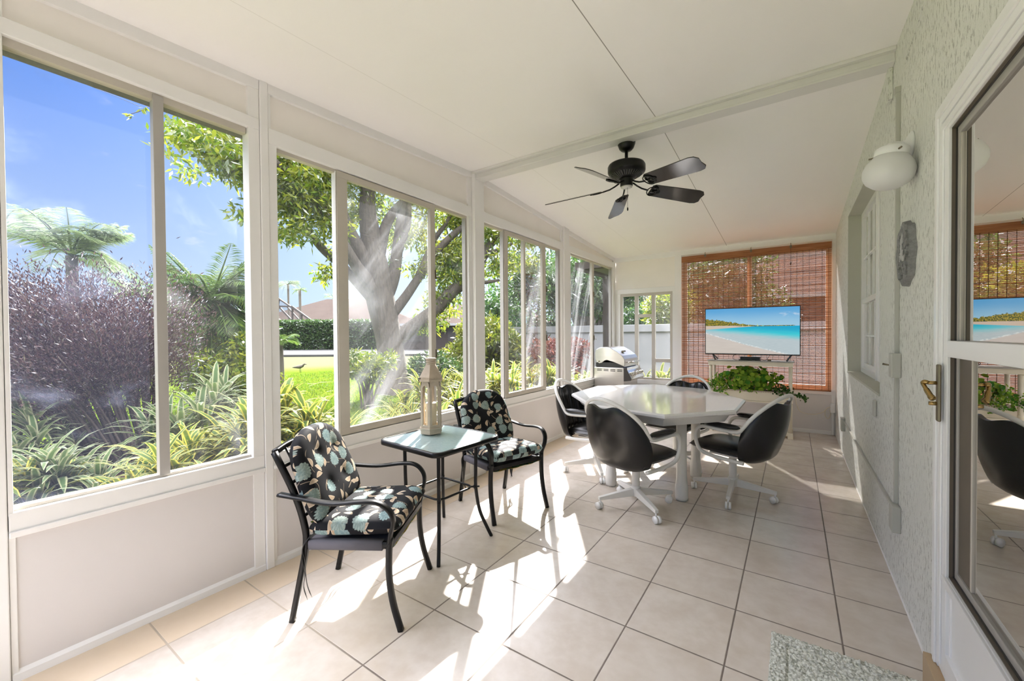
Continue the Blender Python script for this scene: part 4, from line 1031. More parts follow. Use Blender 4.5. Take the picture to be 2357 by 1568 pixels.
for k in range(430):
    a, t = r_.random()*2*PI, r_.random(); ph = math.acos(1-2*t)
    rr = (.62+.62*r_.random()); d_ = Vector((math.sin(ph)*math.cos(a), math.sin(ph)*math.sin(a), math.cos(ph)))
    p = Vector((.54+d_.x*.33*rr, 4.12+d_.y*.13*rr, .735+d_.z*.155*rr))
    if d_.z < -.5 and r_.random() < .5: p.z -= .06*r_.random()
    nr = (d_+Vector((r_.uniform(-.6, .6), -.5+r_.uniform(-.5, .5), r_.uniform(-.2, .7))))
    round_leaf(q, p, nr, r_.uniform(.045, .078), Vector((r_.uniform(-.5, .5), 0, 1)))
q.build('foliage', M['leaf_pothos'], pt, local=False)
q = MB()
for k in range(40):
    x_ = r_.uniform(.2, .9); q.tube(smooth_path([(x_, 4.14+r_.uniform(-.05, .05), .58), (x_+r_.uniform(-.06, .06), 4.12, .66), (.54+(x_-.54)*1.1, 4.1+r_.uniform(-.05, .05), .72+r_.uniform(0, .1))], 3), .0025, 5)
q.build('stems', M['leaf_pothos'], pt, local=False)
def ivy(label, path, spread, n_, size, seed, m='leaf_dark'):
    r_ = random.Random(seed); t_ = thing('trailing_ivy', label, 'plant', path[0])
    P = smooth_path(path, 8); q = MB().tube(P, .0022, 5); q.build('vine', M['stem'], t_, local=False)
    q = MB()
    for k in range(n_):
        p = P[int(r_.random()*(len(P)-1))]+Vector((r_.gauss(0, spread), r_.gauss(0, spread*.6), r_.gauss(0, spread)))
        round_leaf(q, p, Vector((r_.uniform(-1, 1), -1, r_.uniform(-.3, 1))), size*r_.uniform(.6, 1.2), Vector((r_.uniform(-1, 1), 0, 1)), 6)
    q.build('leaves', M[m], t_, local=False)
ivy('small leaved ivy spilling over the left end of the planter', [(.16, 4.06, .60), (.13, 4.04, .66), (.20, 4.03, .70), (.27, 4.03, .60), (.22, 4.03, .56)], .045, 260, .026, 5, 'leaf_pothos')
ivy('dark ivy along the right end of the planter', [(.86, 4.06, .60), (.92, 4.05, .66), (.98, 4.04, .60), (.92, 4.04, .57)], .035, 170, .026, 6)
ivy('ivy runner trailing right past the stand leg', [(1.00, 4.04, .60), (1.06, 4.02, .575), (1.11, 4.02, .56), (1.17, 4.02, .545), (1.185, 4.02, .50)], .016, 60, .028, 8)
ivy('short ivy sprig hanging left of the stand leg', [(.10, 4.02, .62), (.06, 4.01, .64), (.045, 4.0, .60)], .012, 22, .022, 9)

# extension cord + far corner outlet
o = MB().tube(smooth_path([(1.07, 4.05, .54), (1.10, 4.10, .40), (1.15, 4.25, .32), (1.26, 4.40, .285), (1.36, 4.48, .30), (1.42, 4.52, .36), (1.455, 4.545, .375)], 8)+[], .0035, 6).tube(smooth_path([(1.455, 4.54, .372), (1.42, 4.54, .36), (1.40, 4.53, .32), (1.40, 4.52, .26), (1.425, 4.52, .225), (1.45, 4.53, .25), (1.455, 4.53, .31), (1.44, 4.53, .34)], 8), .0035, 6).build('extension_cord', M['cord']); tag(o, 'cream power cord looping along the far wall to the corner outlet', 'cord')
wo = thing('corner_outlet', 'cream outlet box on a short conduit in the far right corner', 'outlet', (1.478, 4.56, 0))
MB().box((1.455, 4.52, .30), (1.505, 4.575, .42)).build('outlet_box', M['white'], wo, local=False, bevel=.004)
MB().box((1.472, 4.55, .01), (1.492, 4.575, .30)).build('riser', M['white'], wo, local=False)

# ---- bamboo blind
bl = thing('bamboo_blind', 'reddish brown bamboo roll up blind covering the far window', 'blind', (.545, YF-.04, .60))
BX0, BX1, BZ0, BZ1, BY = -.385, 1.462, .585, 2.545, YF-.045
r_ = random.Random(11); q = MB(); N = 118
for k in range(N):
    z_ = BZ0+.01+(BZ1-BZ0-.09)*(k+.5)/N; h_ = .0063 if k > 5 else .0075
    dz = r_.uniform(-.0012, .0012); tilt = r_.uniform(-.0016, .0016)
    q.bar((BX0, BY+r_.uniform(-.001, .001), z_+dz-tilt), (BX1, BY, z_+dz+tilt), .003, h_*1.72)
bm_ = bpy.data.materials.new('bamboo_slats'); bm_.use_nodes = True
nt = NT(bm_.node_tree); nt.n.clear(); pr = nt.noise(nt.scale(nt.obj(), (1.2, 1, 45)), 2.0, 4)
colr = nt.mix(nt.step(.3, .7, pr), (.30, .115, .055), (.56, .27, .135))
dd = nt.node('ShaderNodeBsdfDiffuse', {'Color': colr}); tt = nt.node('ShaderNodeBsdfTranslucent', {'Color': colr})
mm = nt.node('ShaderNodeMixShader', {0: .25, 1: dd, 2: tt}); o_ = nt.n.new('ShaderNodeOutputMaterial'); nt.l.new(mm.s, o_.inputs[0])
q.build('slats', bm_, bl, local=False)
q = MB()
for k in range(27):
    x_ = BX0+.03+(BX1-BX0-.06)*k/26
    q.box((x_-.0012, BY-.006, BZ0), (x_+.0012, BY-.003, BZ1-.02)).box((x_-.0012, BY+.003, BZ0), (x_+.0012, BY+.005, BZ1-.02))
q.build('warp_threads', mat('blind_thread', (.08, .03, .015), .9), bl, local=False)
MB().box((BX0, BY-.012, BZ1-.085), (BX1, BY+.006, BZ1)).build('valance', bm_, bl, local=False)
MB().cyl((BX0, BY, BZ0), (BX1, BY, BZ0), .009, 8).build('bottom_slat', bm_, bl, local=False)
for x_ in (-.05, .55, 1.02):
    MB().tube(smooth_path([(x_, BY-.012, BZ1-.04), (x_, BY-.022, BZ1-.01), (x_, BY-.02, BZ1+.02), (x_, BY+.0, BZ1+.035)], 4), .004, 6).box((x_-.012, BY-.022, BZ1-.03), (x_+.012, BY-.012, BZ1+.0)).build('hook', M['bronze'], bl, local=False)
MB().cyl((1.02, BY-.015, BZ1-.03), (1.02, BY-.015, 1.75), .0018, 5).lathe([(.002, .02), (.007, .01), (.006, -.015), (.002, -.02)], (1.02, BY-.015, 2.30), n=8).build('pull_cord', mat('blind_cord', (.05, .03, .02), .8), bl, local=False)

# ---- bath mat
mt_ = thing('bath_mat', 'pale grey green chenille mat with a grooved border on the tile floor', 'mat', (1.24, -.5, 0))
r_ = random.Random(2)
def matz(x, y):
    n1 = noise.noise(Vector((x*150, y*150, 0))); n2 = noise.noise(Vector((x*60, y*60, 5)))
    h = .014+.006*n1+.006*n2
    d_ = min(x-.972, 1.50-x, y+1.0, -.090-y)
    if abs(d_-.062) < .005: h -= .008
    return h
def mfn(u, v):
    x, y = .972+.528*u, -1.0+.910*v
    jx, jy = noise.noise(Vector((x*40, y*40, 9)))*.004, noise.noise(Vector((x*40, y*40, 19)))*.004
    e = 0 if min(u, 1-u, v, 1-v) < .001 else 1
    return Vector((x+jx, y+jy, .001+(max(.002, matz(x, y)) if e else 0)))
q = MB().grid(mfn, 210, 330)
q.build('pile', mat('chenille', None, .95, fn=lambda n: {'Base Color': n.mix(n.step(.3, .65, n.noise(n.obj(), 90, 4)), (.30, .31, .26), (.70, .71, .64))}, spec=.1), mt_, local=False)

# ================================================================ GARDEN
GZ = -.15
b = MB().box((-140, -60, GZ-.3), (XL-.06, 120, GZ)).box((XL-.06, YF+.1, GZ-.3), (60, 120, GZ)); b.build('ground', M['lawn'], origin=(0, 0, 0), kind='structure')
b = MB()
def blob(q, pts, z0, z1): q.prism(pts, z0, z1)
blob(b, [(-1.6, -4.2), (-1.6, 4.7), (-2.6, 4.9), (-3.0, 2.5), (-3.4, 1.0), (-3.6, .4), (-4.6, .0), (-6.4, .1), (-7.2, -.8), (-7.0, -4.2)], GZ-.01, GZ+.012)
b.build('garden_bed', M['mulch'], kind='structure', origin=(-3, 0, GZ))
b = MB().box((-120, 0, 0), (120, 5.5, .02), None)
# asphalt strip beyond the lawn, seen across the view
strip = MB(); c0 = CAM+FW*30; c0.z = GZ+.01; dirx = Vector((RT.x, RT.y, 0)).normalized(); diry = Vector((-dirx.y, dirx.x, 0))
strip.add([c0+dirx*a+diry*c_+Vector((0, 0, z_)) for z_ in (0, .15) for a, c_ in ((-60, 0), (14, 0), (14, 11), (-60, 11))], [(0,3,2,1),(4,5,6,7),(0,1,5,4),(1,2,6,5),(2,3,7,6),(3,0,4,7)])
strip.build('path', M['road'], kind='structure')

def kite(q, p, d_, side, L, W, fold=.15):
    n_ = d_.cross(side); q.add([p, p+d_*L*.45+side*W/2, p+d_*L, p+d_*L*.45-side*W/2], [(0, 1, 2, 3)])
def rv(r): 
    while 1:
        v = Vector((r.uniform(-1, 1), r.uniform(-1, 1), r.uniform(-1, 1)))
        if 0.01 < v.length < 1: return v.normalized()
def leaf_cloud(q, centers, n_, L, W, r, droop=.3, shellness=.4):
    tot = sum(c[1][0]*c[1][1]*c[1][2] for c in centers)
    for c, rad in centers:
        m_ = max(3, int(n_*rad[0]*rad[1]*rad[2]/tot))
        for _ in range(m_):
            v = rv(r); k = (shellness+(1-shellness)*r.random())
            p = Vector(c)+Vector((v.x*rad[0]*k, v.y*rad[1]*k, v.z*rad[2]*k))
            d_ = (rv(r)+v*.4-Vector((0, 0, droop))).normalized(); s_ = d_.cross(rv(r)); 
            if s_.length < .05: continue
            l = L*r.uniform(.6, 1.3); kite(q, p, d_, s_.normalized(), l, W*r.uniform(.7, 1.3))
def rand_blobs(c, R, n_, r, size=(.25, .5)):
    out = []
    for _ in range(n_):
        v = rv(r)*r.random()**.35; s_ = r.uniform(*size); out.append((Vector(c)+Vector((v.x*R[0], v.y*R[1], v.z*R[2])), (s_, s_, s_*.8)))
    return out
def tree_limbs(q, limbs, D0):
    for pts in limbs:
        P = [at(u, v, d) for u, v, d, w in pts]; W = [w for *_, w in pts]
        S = smooth_path(P, 6); R_ = []
        for i in range(len(P)-1):
            for k in range(6): R_.append((W[i]+(W[i+1]-W[i])*k/6)*.72)
        R_.append(W[-1]*.72); q.tube(S, R_, 10)
# --- large tree
tr = thing('spreading_tree', 'large tree with thick forked trunk and spreading limbs in the lawn', 'tree', at(912, 905, 10.8))
tr.location.z = GZ
q = MB()
limbs = [
 [(912, 915, 10.8, .74), (906, 860, 10.8, .50), (895, 780, 10.8, .46), (876, 690, 10.8, .50), (864, 620, 10.8, .50), (855, 560, 10.8, .38), (846, 470, 10.8, .28), (852, 380, 10.8, .20), (870, 300, 10.8, .12)],
 [(868, 640, 10.8, .34), (835, 590, 10.6, .28), (808, 540, 10.4, .22), (780, 470, 10.2, .2), (770, 380, 10.0, .14), (740, 300, 9.8, .08)],
 [(872, 680, 10.7, .30), (820, 612, 10.3, .20), (778, 540, 9.9, .17), (740, 480, 9.5, .16), (700, 440, 9.1, .15), (660, 400, 8.7, .13), (600, 350, 8.2, .10), (520, 320, 7.7, .06)],
 [(860, 690, 10.7, .22), (790, 615, 10.4, .16), (740, 570, 10.1, .14), (690, 505, 9.7, .12), (640, 450, 9.3, .10), (590, 420, 9.0, .06)],
 [(868, 600, 10.9, .26), (885, 530, 11, .20), (905, 490, 11.1, .17), (940, 455, 11.2, .14), (980, 430, 11.2, .1)],
 [(880, 700, 11, .30), (905, 640, 11.1, .24), (915, 570, 11.2, .21), (925, 500, 11.2, .19), (930, 440, 11.2, .16), (925, 360, 11.2, .10)],
 [(915, 590, 11.2, .14), (938, 520, 11.2, .12), (942, 470, 11.1, .09), (950, 400, 11.1, .06)],
 [(890, 800, 11, .34), (940, 760, 11.1, .28), (1000, 715, 11.2, .26), (1040, 672, 11.2, .24), (1080, 640, 11.2, .22), (1115, 585, 11.2, .19), (1140, 540, 11.2, .16), (1170, 515, 11.2, .09), (1220, 500, 11.2, .05)],
 [(880, 745, 10.9, .26), (925, 695, 11.1, .19), (970, 630, 11.2, .15), (1007, 577, 11.2, .14), (1050, 535, 11.2, .13), (1080, 515, 11.2, .10), (1110, 500, 11.3, .06)],
 [(960, 640, 11.2, .12), (1000, 552, 11.3, .10), (1030, 510, 11.3, .08), (1045, 460, 11.3, .06)],
 [(1115, 585, 11.2, .10), (1150, 575, 11.1, .07), (1180, 560, 11.1, .05)],
 [(1080, 640, 11.2, .12), (1110, 650, 11, .08), (1150, 645, 11, .05)],
]
tree_limbs(q, limbs, 10.8); q.build('trunk', M['bark'], tr, local=False)
r_ = random.Random(21); q = MB(); blobs = []
for (u, v, d_, su, sv, n_) in [
    (455, 300, 7.4, 70, 35, 11), (520, 345, 7.8, 55, 45, 13), (560, 395, 8.2, 35, 40, 8), (430, 330, 7.2, 35, 25, 4), (555, 480, 8.4, 12, 25, 2),
    (660, 380, 8.9, 50, 55, 14), (700, 440, 9.3, 60, 50, 12), (660, 470, 9.0, 40, 45, 9), (720, 520, 9.6, 50, 40, 9), (760, 440, 10, 30, 60, 9), (680, 300, 9, 80, 40, 10), (760, 330, 10, 60, 50, 10),
    (765, 610, 10.2, 14, 30, 4), (830, 400, 10.9, 50, 60, 14), (900, 380, 11.2, 60, 40, 8), (980, 400, 11.3, 60, 35, 6), (820, 520, 11, 30, 50, 5), (990, 480, 11.3, 35, 40, 5), (960, 560, 11.6, 40, 40, 6), (1000, 610, 11.6, 40, 40, 7), (880, 560, 12, 60, 60, 6),
    (1040, 560, 11.4, 40, 50, 8), (1050, 450, 11.4, 50, 40, 7), (1060, 620, 11.2, 30, 30, 5), (1040, 690, 11.2, 25, 30, 4), (1010, 660, 11.2, 20, 25, 3), (1140, 520, 11.2, 40, 30, 5), (1180, 570, 11.4, 50, 40, 8), (1130, 600, 11.2, 25, 30, 4), (1140, 470, 11.2, 40, 20, 4), (1220, 540, 11.6, 50, 40, 8), (985, 740, 11.2, 15, 25, 2), (650, 430, 9, 30, 60, 12), (720, 400, 9.8, 40, 60, 14), (830, 470, 11.4, 40, 40, 8), (1060, 500, 11.4, 25, 60, 12), (1045, 600, 11.6, 25, 60, 10), (960, 470, 12, 40, 40, 6), (1150, 560, 11.5, 40, 50, 10)]:
    for _ in range(n_):
        p = at(u+r_.gauss(0, su*.6), v+r_.gauss(0, sv*.6), d_+r_.uniform(-.5, .5)); s_ = r_.uniform(.18, .46)
        blobs.append((p, (s_*1.2, s_*1.2, s_*.85)))
# crown above the view so that the tree is whole
for _ in range(36): blobs.append((Vector((-8.6+r_.uniform(-1.8, 1.8), 4.2+r_.uniform(-2.2, 2.2), r_.uniform(6.4, 8.0))), (.8, .8, .6)))
leaf_cloud(q, blobs, 62000, .17, .052, r_, .5, .2); q.build('leaves', M['leaf_tree'], tr, local=False)
# foreground sprig of the tree seen high in window 1
sp = thing('leafy_twig', 'small hanging twig with green leaves high in the left window', 'twig', at(330, 245, 4.0))
P = smooth_path([at(365, 236, 4.3), at(345, 243, 4.1), at(325, 255, 4.0), at(302, 262, 4.0)], 5); q = MB().tube(P, .003, 5); q.build('stem', M['stem'], sp, local=False)
q = MB(); r_ = random.Random(4)
for (u, v) in ((300, 264), (297, 262), (304, 268), (292, 262), (330, 248), (325, 250), (334, 246)):
    for _ in range(4):
        d_ = (Vector((r_.uniform(-.7, .7), r_.uniform(-.7, .7), -1+r_.uniform(0, .9)))).normalized(); kite(q, at(u, v, 4.0), d_, d_.cross(rv(r_)).normalized(), r_.uniform(.04, .07), .018)
q.build('leaves', M['leaf_tree'], sp, local=False)
# overhead wire
o = MB().tube(smooth_path([at(-40, 105, 9), at(60, 140, 10), at(200, 195, 11.5), at(360, 262, 13), at(500, 330, 15), at(640, 400, 18)], 6), .006, 5).build('overhead_wire', M['black']); tag(o, 'thin dark utility wire crossing the sky in the left window', 'wire')

# --- big purple shrub
sh = thing('purple_shrub', 'large vase shaped shrub with many thin stems and dark purple foliage', 'shrub', (-5.45, -.85, GZ))
q = MB(); r_ = random.Random(31); tips = []
for k in range(120):
    a = r_.random()*2*PI; s_ = math.sqrt(r_.random()); b0 = Vector((-5.35+.38*s_*math.cos(a), -.85+.32*s_*math.sin(a), GZ))
    e = Vector((-5.6+1.3*s_*math.cos(a)+r_.uniform(-.1, .1), -1.45+1.30*s_*math.sin(a), r_.uniform(1.0, 2.05)))
    mid = b0.lerp(e, .45)+Vector((-.16*math.cos(a)*s_, -.16*math.sin(a)*s_, .15))
    P = smooth_path([b0, mid, e], 6); q.tube(P, [.015-.010*i/(len(P)-1) for i in range(len(P))], 5); tips.append((b0, mid, e))
q.build('stems', M['stem'], sh, local=False)
q = MB()
for k in range(95000):
    b0, mid, e = tips[int(r_.random()*len(tips))]; t = r_.random()**.55*1.04-.04
    p = (mid.lerp(e, t))+Vector((r_.gauss(0, .14), r_.gauss(0, .14), r_.gauss(0, .12)))
    out = (p-Vector((-5.4, -.9, .2))).normalized(); d_ = (out+rv(r_)*.7).normalized(); s_ = d_.cross(rv(r_))
    if s_.length < .05: continue
    kite(q, p, d_, s_.normalized(), r_.uniform(.025, .06), r_.uniform(.008, .014))
q.build('foliage', M['leaf_purple'], sh, local=False)

# --- palms
def frond(q, base, dirh, L, rise, droopk, nleaf, leafL, r, tilt=0):
    P = []
    side = Vector((-dirh.y, dirh.x, 0))
    for i in range(13):
        t = i/12; P.append(base+dirh*(L*t*(1-.18*t))+Vector((0, 0, rise*t-droopk*t*t)))
    q.tube(P, [.022*(1-.8*i/12) for i in range(13)], 5)
    for i in range(nleaf):
        t = .12+.88*i/nleaf; k = min(11, int(t*12)); f_ = t*12-k; p = P[k].lerp(P[k+1], f_); tan = (P[k+1]-P[k]).normalized()
        l = leafL*math.sin(PI*min(1, .18+t*.82))**.6*r.uniform(.85, 1.1)
        for s_ in (-1, 1):
            d_ = (tan*.55+side*s_*.75+Vector((0, 0, -.12-.22*r.random()+tilt))).normalized(); w_ = d_.cross(side*s_+Vector((0, 0, 1))).normalized()
            tip = p+d_*l+Vector((0, 0, -l*.14)); mid = p+d_*l*.55
            q.add([p, mid+w_*.010, tip, mid-w_*.010], [(0, 1, 2, 3)])
def palm(label, pos, height, L, n_, m, seed, nleaf=34, leafL=.45, trunk_r=.10, spread=(.35, 1.3), droop=(.4, .8)):
    r = random.Random(seed); t_ = thing('palm_tree', label, 'palm tree', (pos[0], pos[1], GZ))
    q = MB().tube(smooth_path([(pos[0], pos[1], GZ), (pos[0]+.05, pos[1], height*.5), (pos[0], pos[1], height)], 6), trunk_r, 10); q.build('trunk', M['palm_trunk'], t_, local=False)
    q = MB()
    for k in range(n_):
        a = 2*PI*k/n_*2.4+r.uniform(-.3, .3); el = r.uniform(*spread)
        frond(q, Vector((pos[0], pos[1], height)), Vector((math.cos(a), math.sin(a), 0)), L*math.cos(el*.6)*r.uniform(.8, 1.1), L*math.sin(el)*1.0, L*r.uniform(*droop), nleaf, leafL, r)
    q.build('fronds', M[m], t_, local=False); return t_
p = at(165, 590, 9.0); palm('grey green palm with drooping fronds behind the purple shrub', p, p.z, 1.55, 30, 'leaf_palm_pale', 1, 46, .50, .10, (.25, 1.5), (.3, .75))
p = at(485, 690, 7.0); palm('bright green palm seen right of the purple shrub', p, p.z, 1.1, 92, 'leaf_palm', 2, 38, .36, .07, (-.9, 1.5), (.1, .6))
p = at(330, 690, 11); palm('low pale palm between the grey palm and the bright one', p, p.z, 1.1, 18, 'leaf_palm', 3, 26, .4)
p = at(0, 530, 12); palm('palm crown at the very left edge of the left window', p, p.z, 1.9, 18, 'leaf_palm_pale', 4, 26, .5)
p = at(663, 655, 52); palm('distant tall palm left of the tiled roof', p, p.z, 1.9, 22, 'leaf_palm_pale', 5, 20, .9, .12, (.1, 1.2))
p = at(690, 668, 50); palm('distant palm with a bare trunk just beside the tall one', p, p.z, 1.0, 14, 'leaf_palm', 6, 14, .5, .15, (.1, 1.0))
p = at(645, 790, 9.0); palm('small bright palm tip at the left edge of the second window', p, p.z, .55, 10, 'leaf_palm', 7, 20, .22, .05)
p = at(770, 690, 46); palm('distant palm above the hedge at the tree trunk', p, p.z, 1.5, 12, 'leaf_palm', 8, 14, .7, .12)
# orange flower stalk under the bright palm
o = MB().tube(smooth_path([at(478, 700, 7.4), at(488, 690, 7.3), at(496, 675, 7.3), at(492, 662, 7.3)], 4), [.03, .035, .03, .03, .025, .03, .03, .02, .02, .015, .01, .01, .01], 7).build('palm_flower_stalk', mat('orange_stalk', (.85, .38, .03), .5)); tag(o, 'orange flower stalk hanging in the bright green palm', 'flower')

# --- shrubs and hedges
def shrub(name, label, cat, blobs, n_, L, W, m, seed, core=True, sub=None):
    r = random.Random(seed); xs = [b_[0].x for b_ in blobs]; ys = [b_[0].y for b_ in blobs]
    t_ = thing(name, label, cat, (sum(xs)/len(xs), sum(ys)/len(ys), GZ))
    q = MB(); leaf_cloud(q, blobs, n_, L, W, r, .1, .55); q.build('foliage', M[m], t_, local=False)
    q = MB(); c0 = Vector((sum(xs)/len(xs), sum(ys)/len(ys), GZ))
    for b_ in blobs[:14]: q.tube(smooth_path([c0+Vector((r.uniform(-.2, .2), r.uniform(-.2, .2), 0)), c0.lerp(b_[0], .5)+Vector((0, 0, .05)), b_[0]], 4), [.02]*4+[.015]*4+[.008], 5)
    q.build('branches', M['stem'], t_, local=False); return t_
def blobs_px(u0, u1, v0, v1, d0, d1, n_, s0, s1, seed):
    r = random.Random(seed); return [(at(r.uniform(u0, u1), r.uniform(v0, v1), r.uniform(d0, d1)), (lambda s_: (s_, s_, s_*.85))(r.uniform(s0, s1))) for _ in range(n_)]
shrub('leafy_shrub', 'hazy mid green shrub right of the purple shrub stems', 'shrub', blobs_px(440, 610, 800, 890, 6.3, 7.2, 26, .22, .36, 1), 9000, .09, .035, 'leaf_tree', 1)
shrub('leafy_shrub', 'dense dark green mass under the bright palm', 'shrub', blobs_px(410, 600, 730, 800, 9.0, 9.8, 24, .35, .5, 2), 7000, .14, .04, 'leaf_tree2', 2)
shrub('lime_shrub', 'lime green bush between the second and third windows', 'shrub', blobs_px(1055, 1175, 760, 830, 9.8, 11, 30, .30, .5, 3), 8000, .14, .06, 'leaf_lime', 3)
shrub('leafy_shrub', 'dark green tree beyond the lime green bush', 'shrub', blobs_px(1112, 1200, 690, 750, 17, 19, 22, .5, .9, 4), 6000, .2, .08, 'leaf_tree2', 4)
shrub('leafy_shrub', 'tall dark bush behind the third window', 'shrub', blobs_px(1185, 1300, 600, 830, 12, 14, 34, .4, .8, 5), 11000, .16, .06, 'leaf_tree2', 5)
shrub('shade_tree', 'broad dark shade tree filling the tops of the last window', 'tree', blobs_px(1280, 1460, 600, 690, 10.5, 13, 44, .5, .9, 6), 14000, .16, .06, 'leaf_tree2', 6)
shrub('leafy_shrub', 'low green bush at the foot of the big tree', 'shrub', blobs_px(800, 900, 820, 870, 8.2, 9, 20, .14, .26, 7), 3500, .12, .035, 'leaf_tree', 7)
shrub('leafy_shrub', 'shadowed bush right of the tree trunk behind the lantern', 'shrub', blobs_px(970, 1040, 830, 880, 7.4, 8.4, 18, .16, .28, 8), 3500, .11, .035, 'leaf_blue', 8)
shrub('red_leaf_shrub', 'red leaved shrub against the white fence wall', 'shrub', blobs_px(1245, 1350, 800, 850, 9.5, 11, 24, .16, .34, 9), 4500, .12, .05, 'leaf_red', 9)
shrub('leafy_shrub', 'yellow green bush beyond the fence seen in the narrow window', 'shrub', blobs_px(1505, 1570, 690, 740, 13, 14.5, 18, .4, .7, 10), 5000, .16, .06, 'leaf_lime', 10)
shrub('leafy_shrub', 'grey green trees beyond the fence in the narrow window', 'shrub', blobs_px(1430, 1510, 712, 745, 17, 19, 18, .4, .8, 11), 4000, .2, .08, 'leaf_tree2', 11)
shrub('leafy_shrub', 'large tree mass behind the bamboo blind', 'tree', blobs_px(1600, 1780, 600, 740, 14.5, 16.5, 26, .6, 1.0, 12), 9000, .22, .08, 'leaf_tree2', 12)
# clipped hedge far away: rectangular leafy wall
hd = thing('clipped_hedge', 'long clipped green hedge along the far edge of the lawn', 'hedge', at(700, 790, 41)); hd.location.z = GZ
def hedge(hd, u0, u1, vt, d, depth, n_, L, seed, m='leaf_blue'):
    r = random.Random(seed); a = at(u0, vt, d); c_ = at(u1, vt, d); dr = (c_-a); dr.z = 0; ln_ = dr.length; dr.normalize(); nn = Vector((-dr.y, dr.x, 0)); H = a.z-GZ
    q = MB()
    for _ in range(n_):
        s_ = r.random()*ln_; face = r.random()
        if face < .7: p = a+dr*s_+Vector((0, 0, -H*r.random()))+nn*r.uniform(-.12, .12)
        else: p = a+dr*s_+nn*(depth*r.random())+Vector((0, 0, r.uniform(-.1, .12)))
        d_ = (rv(r)+Vector((0, 0, .3))).normalized(); sd_ = d_.cross(rv(r)).normalized(); kite(q, p, d_, sd_, L*r.uniform(.6, 1.3), L*.5)
    q.build('foliage', M[m], hd, local=False)
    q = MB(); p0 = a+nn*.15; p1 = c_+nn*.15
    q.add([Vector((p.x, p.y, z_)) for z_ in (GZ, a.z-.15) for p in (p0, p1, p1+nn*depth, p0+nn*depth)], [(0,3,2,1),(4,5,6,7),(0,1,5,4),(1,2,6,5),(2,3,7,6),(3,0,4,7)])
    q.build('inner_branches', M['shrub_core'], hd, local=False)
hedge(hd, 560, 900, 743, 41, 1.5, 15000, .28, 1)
# --- houses
def house(label, origin, yaw, w, dpt, zw, zr, seed):
    t_ = thing('house', label, 'house', (origin.x, origin.y, GZ), yaw)
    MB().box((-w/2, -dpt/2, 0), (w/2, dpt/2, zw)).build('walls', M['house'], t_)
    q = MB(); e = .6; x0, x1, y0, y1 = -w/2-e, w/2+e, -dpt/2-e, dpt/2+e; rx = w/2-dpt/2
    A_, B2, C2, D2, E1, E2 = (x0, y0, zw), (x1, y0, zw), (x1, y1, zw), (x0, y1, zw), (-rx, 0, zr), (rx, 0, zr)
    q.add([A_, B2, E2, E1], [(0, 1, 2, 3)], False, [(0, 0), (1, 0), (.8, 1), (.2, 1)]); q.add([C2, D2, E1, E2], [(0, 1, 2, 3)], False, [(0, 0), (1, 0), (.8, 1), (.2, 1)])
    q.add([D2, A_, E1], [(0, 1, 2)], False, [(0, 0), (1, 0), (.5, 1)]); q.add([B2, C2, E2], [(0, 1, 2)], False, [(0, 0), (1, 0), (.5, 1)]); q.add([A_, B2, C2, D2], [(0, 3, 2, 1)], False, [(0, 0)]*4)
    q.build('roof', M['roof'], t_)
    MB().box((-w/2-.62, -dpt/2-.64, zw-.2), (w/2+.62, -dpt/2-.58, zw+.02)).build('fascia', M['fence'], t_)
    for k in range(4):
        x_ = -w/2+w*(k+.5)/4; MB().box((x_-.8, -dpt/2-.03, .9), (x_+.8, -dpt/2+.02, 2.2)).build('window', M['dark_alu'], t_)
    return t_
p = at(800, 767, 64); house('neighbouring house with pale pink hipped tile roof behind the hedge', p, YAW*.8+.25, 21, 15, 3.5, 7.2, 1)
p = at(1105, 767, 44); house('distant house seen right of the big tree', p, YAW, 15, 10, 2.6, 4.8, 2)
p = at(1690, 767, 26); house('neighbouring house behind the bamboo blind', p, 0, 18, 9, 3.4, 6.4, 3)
# --- screen enclosure
se = thing('screen_enclosure', 'dark framed pool screen enclosure in front of the tiled roof house', 'pool enclosure', at(660, 767, 46)); se.location.z = GZ
q = MB(); D_ = 46
def seg(a, c_): q.bar(at(*a), at(*c_), .16, .16)
for a, c_ in (((590, 655, 44), (642, 688, D_)), ((642, 688, D_), (717, 738, D_)), ((590, 704, D_), (673, 706, D_)), ((673, 706, D_), (717, 738, D_)), ((590, 738, D_), (717, 740, D_)), ((673, 706, D_), (673, 790, D_)), ((717, 738, D_), (717, 790, D_)), ((642, 706, D_), (674, 740, D_)), ((694, 722, D_), (694, 790, D_)), ((640, 705, D_), (640, 790, D_)), ((600, 704, D_), (600, 790, D_)), ((642, 688, D_), (640, 706, D_)), ((660, 705, 50), (690, 738, 50))): seg(a, c_)
q.build('frame', M['pool'], se, local=False)
q = MB().add([at(590, 655, 44.5), at(642, 688, D_+.2), at(717, 738, D_+.2), at(717, 790, D_+.2), at(590, 790, D_+.2)], [(0, 1, 2, 3, 4)])
q.build('screen_mesh', glassmat('screen_mesh', .35, .0, film=(.05, .05, .052), refl=0), se, local=False)
# --- white fence wall
fw = thing('fence_wall', 'long white rendered fence wall beyond the far windows', 'fence', (-1, 7.9, GZ))
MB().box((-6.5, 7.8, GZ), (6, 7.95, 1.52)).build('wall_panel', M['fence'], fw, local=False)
MB().box((-6.55, 7.76, 1.40), (6.05, 7.99, 1.58)).build('coping', M['fence'], fw, local=False, bevel=.01)
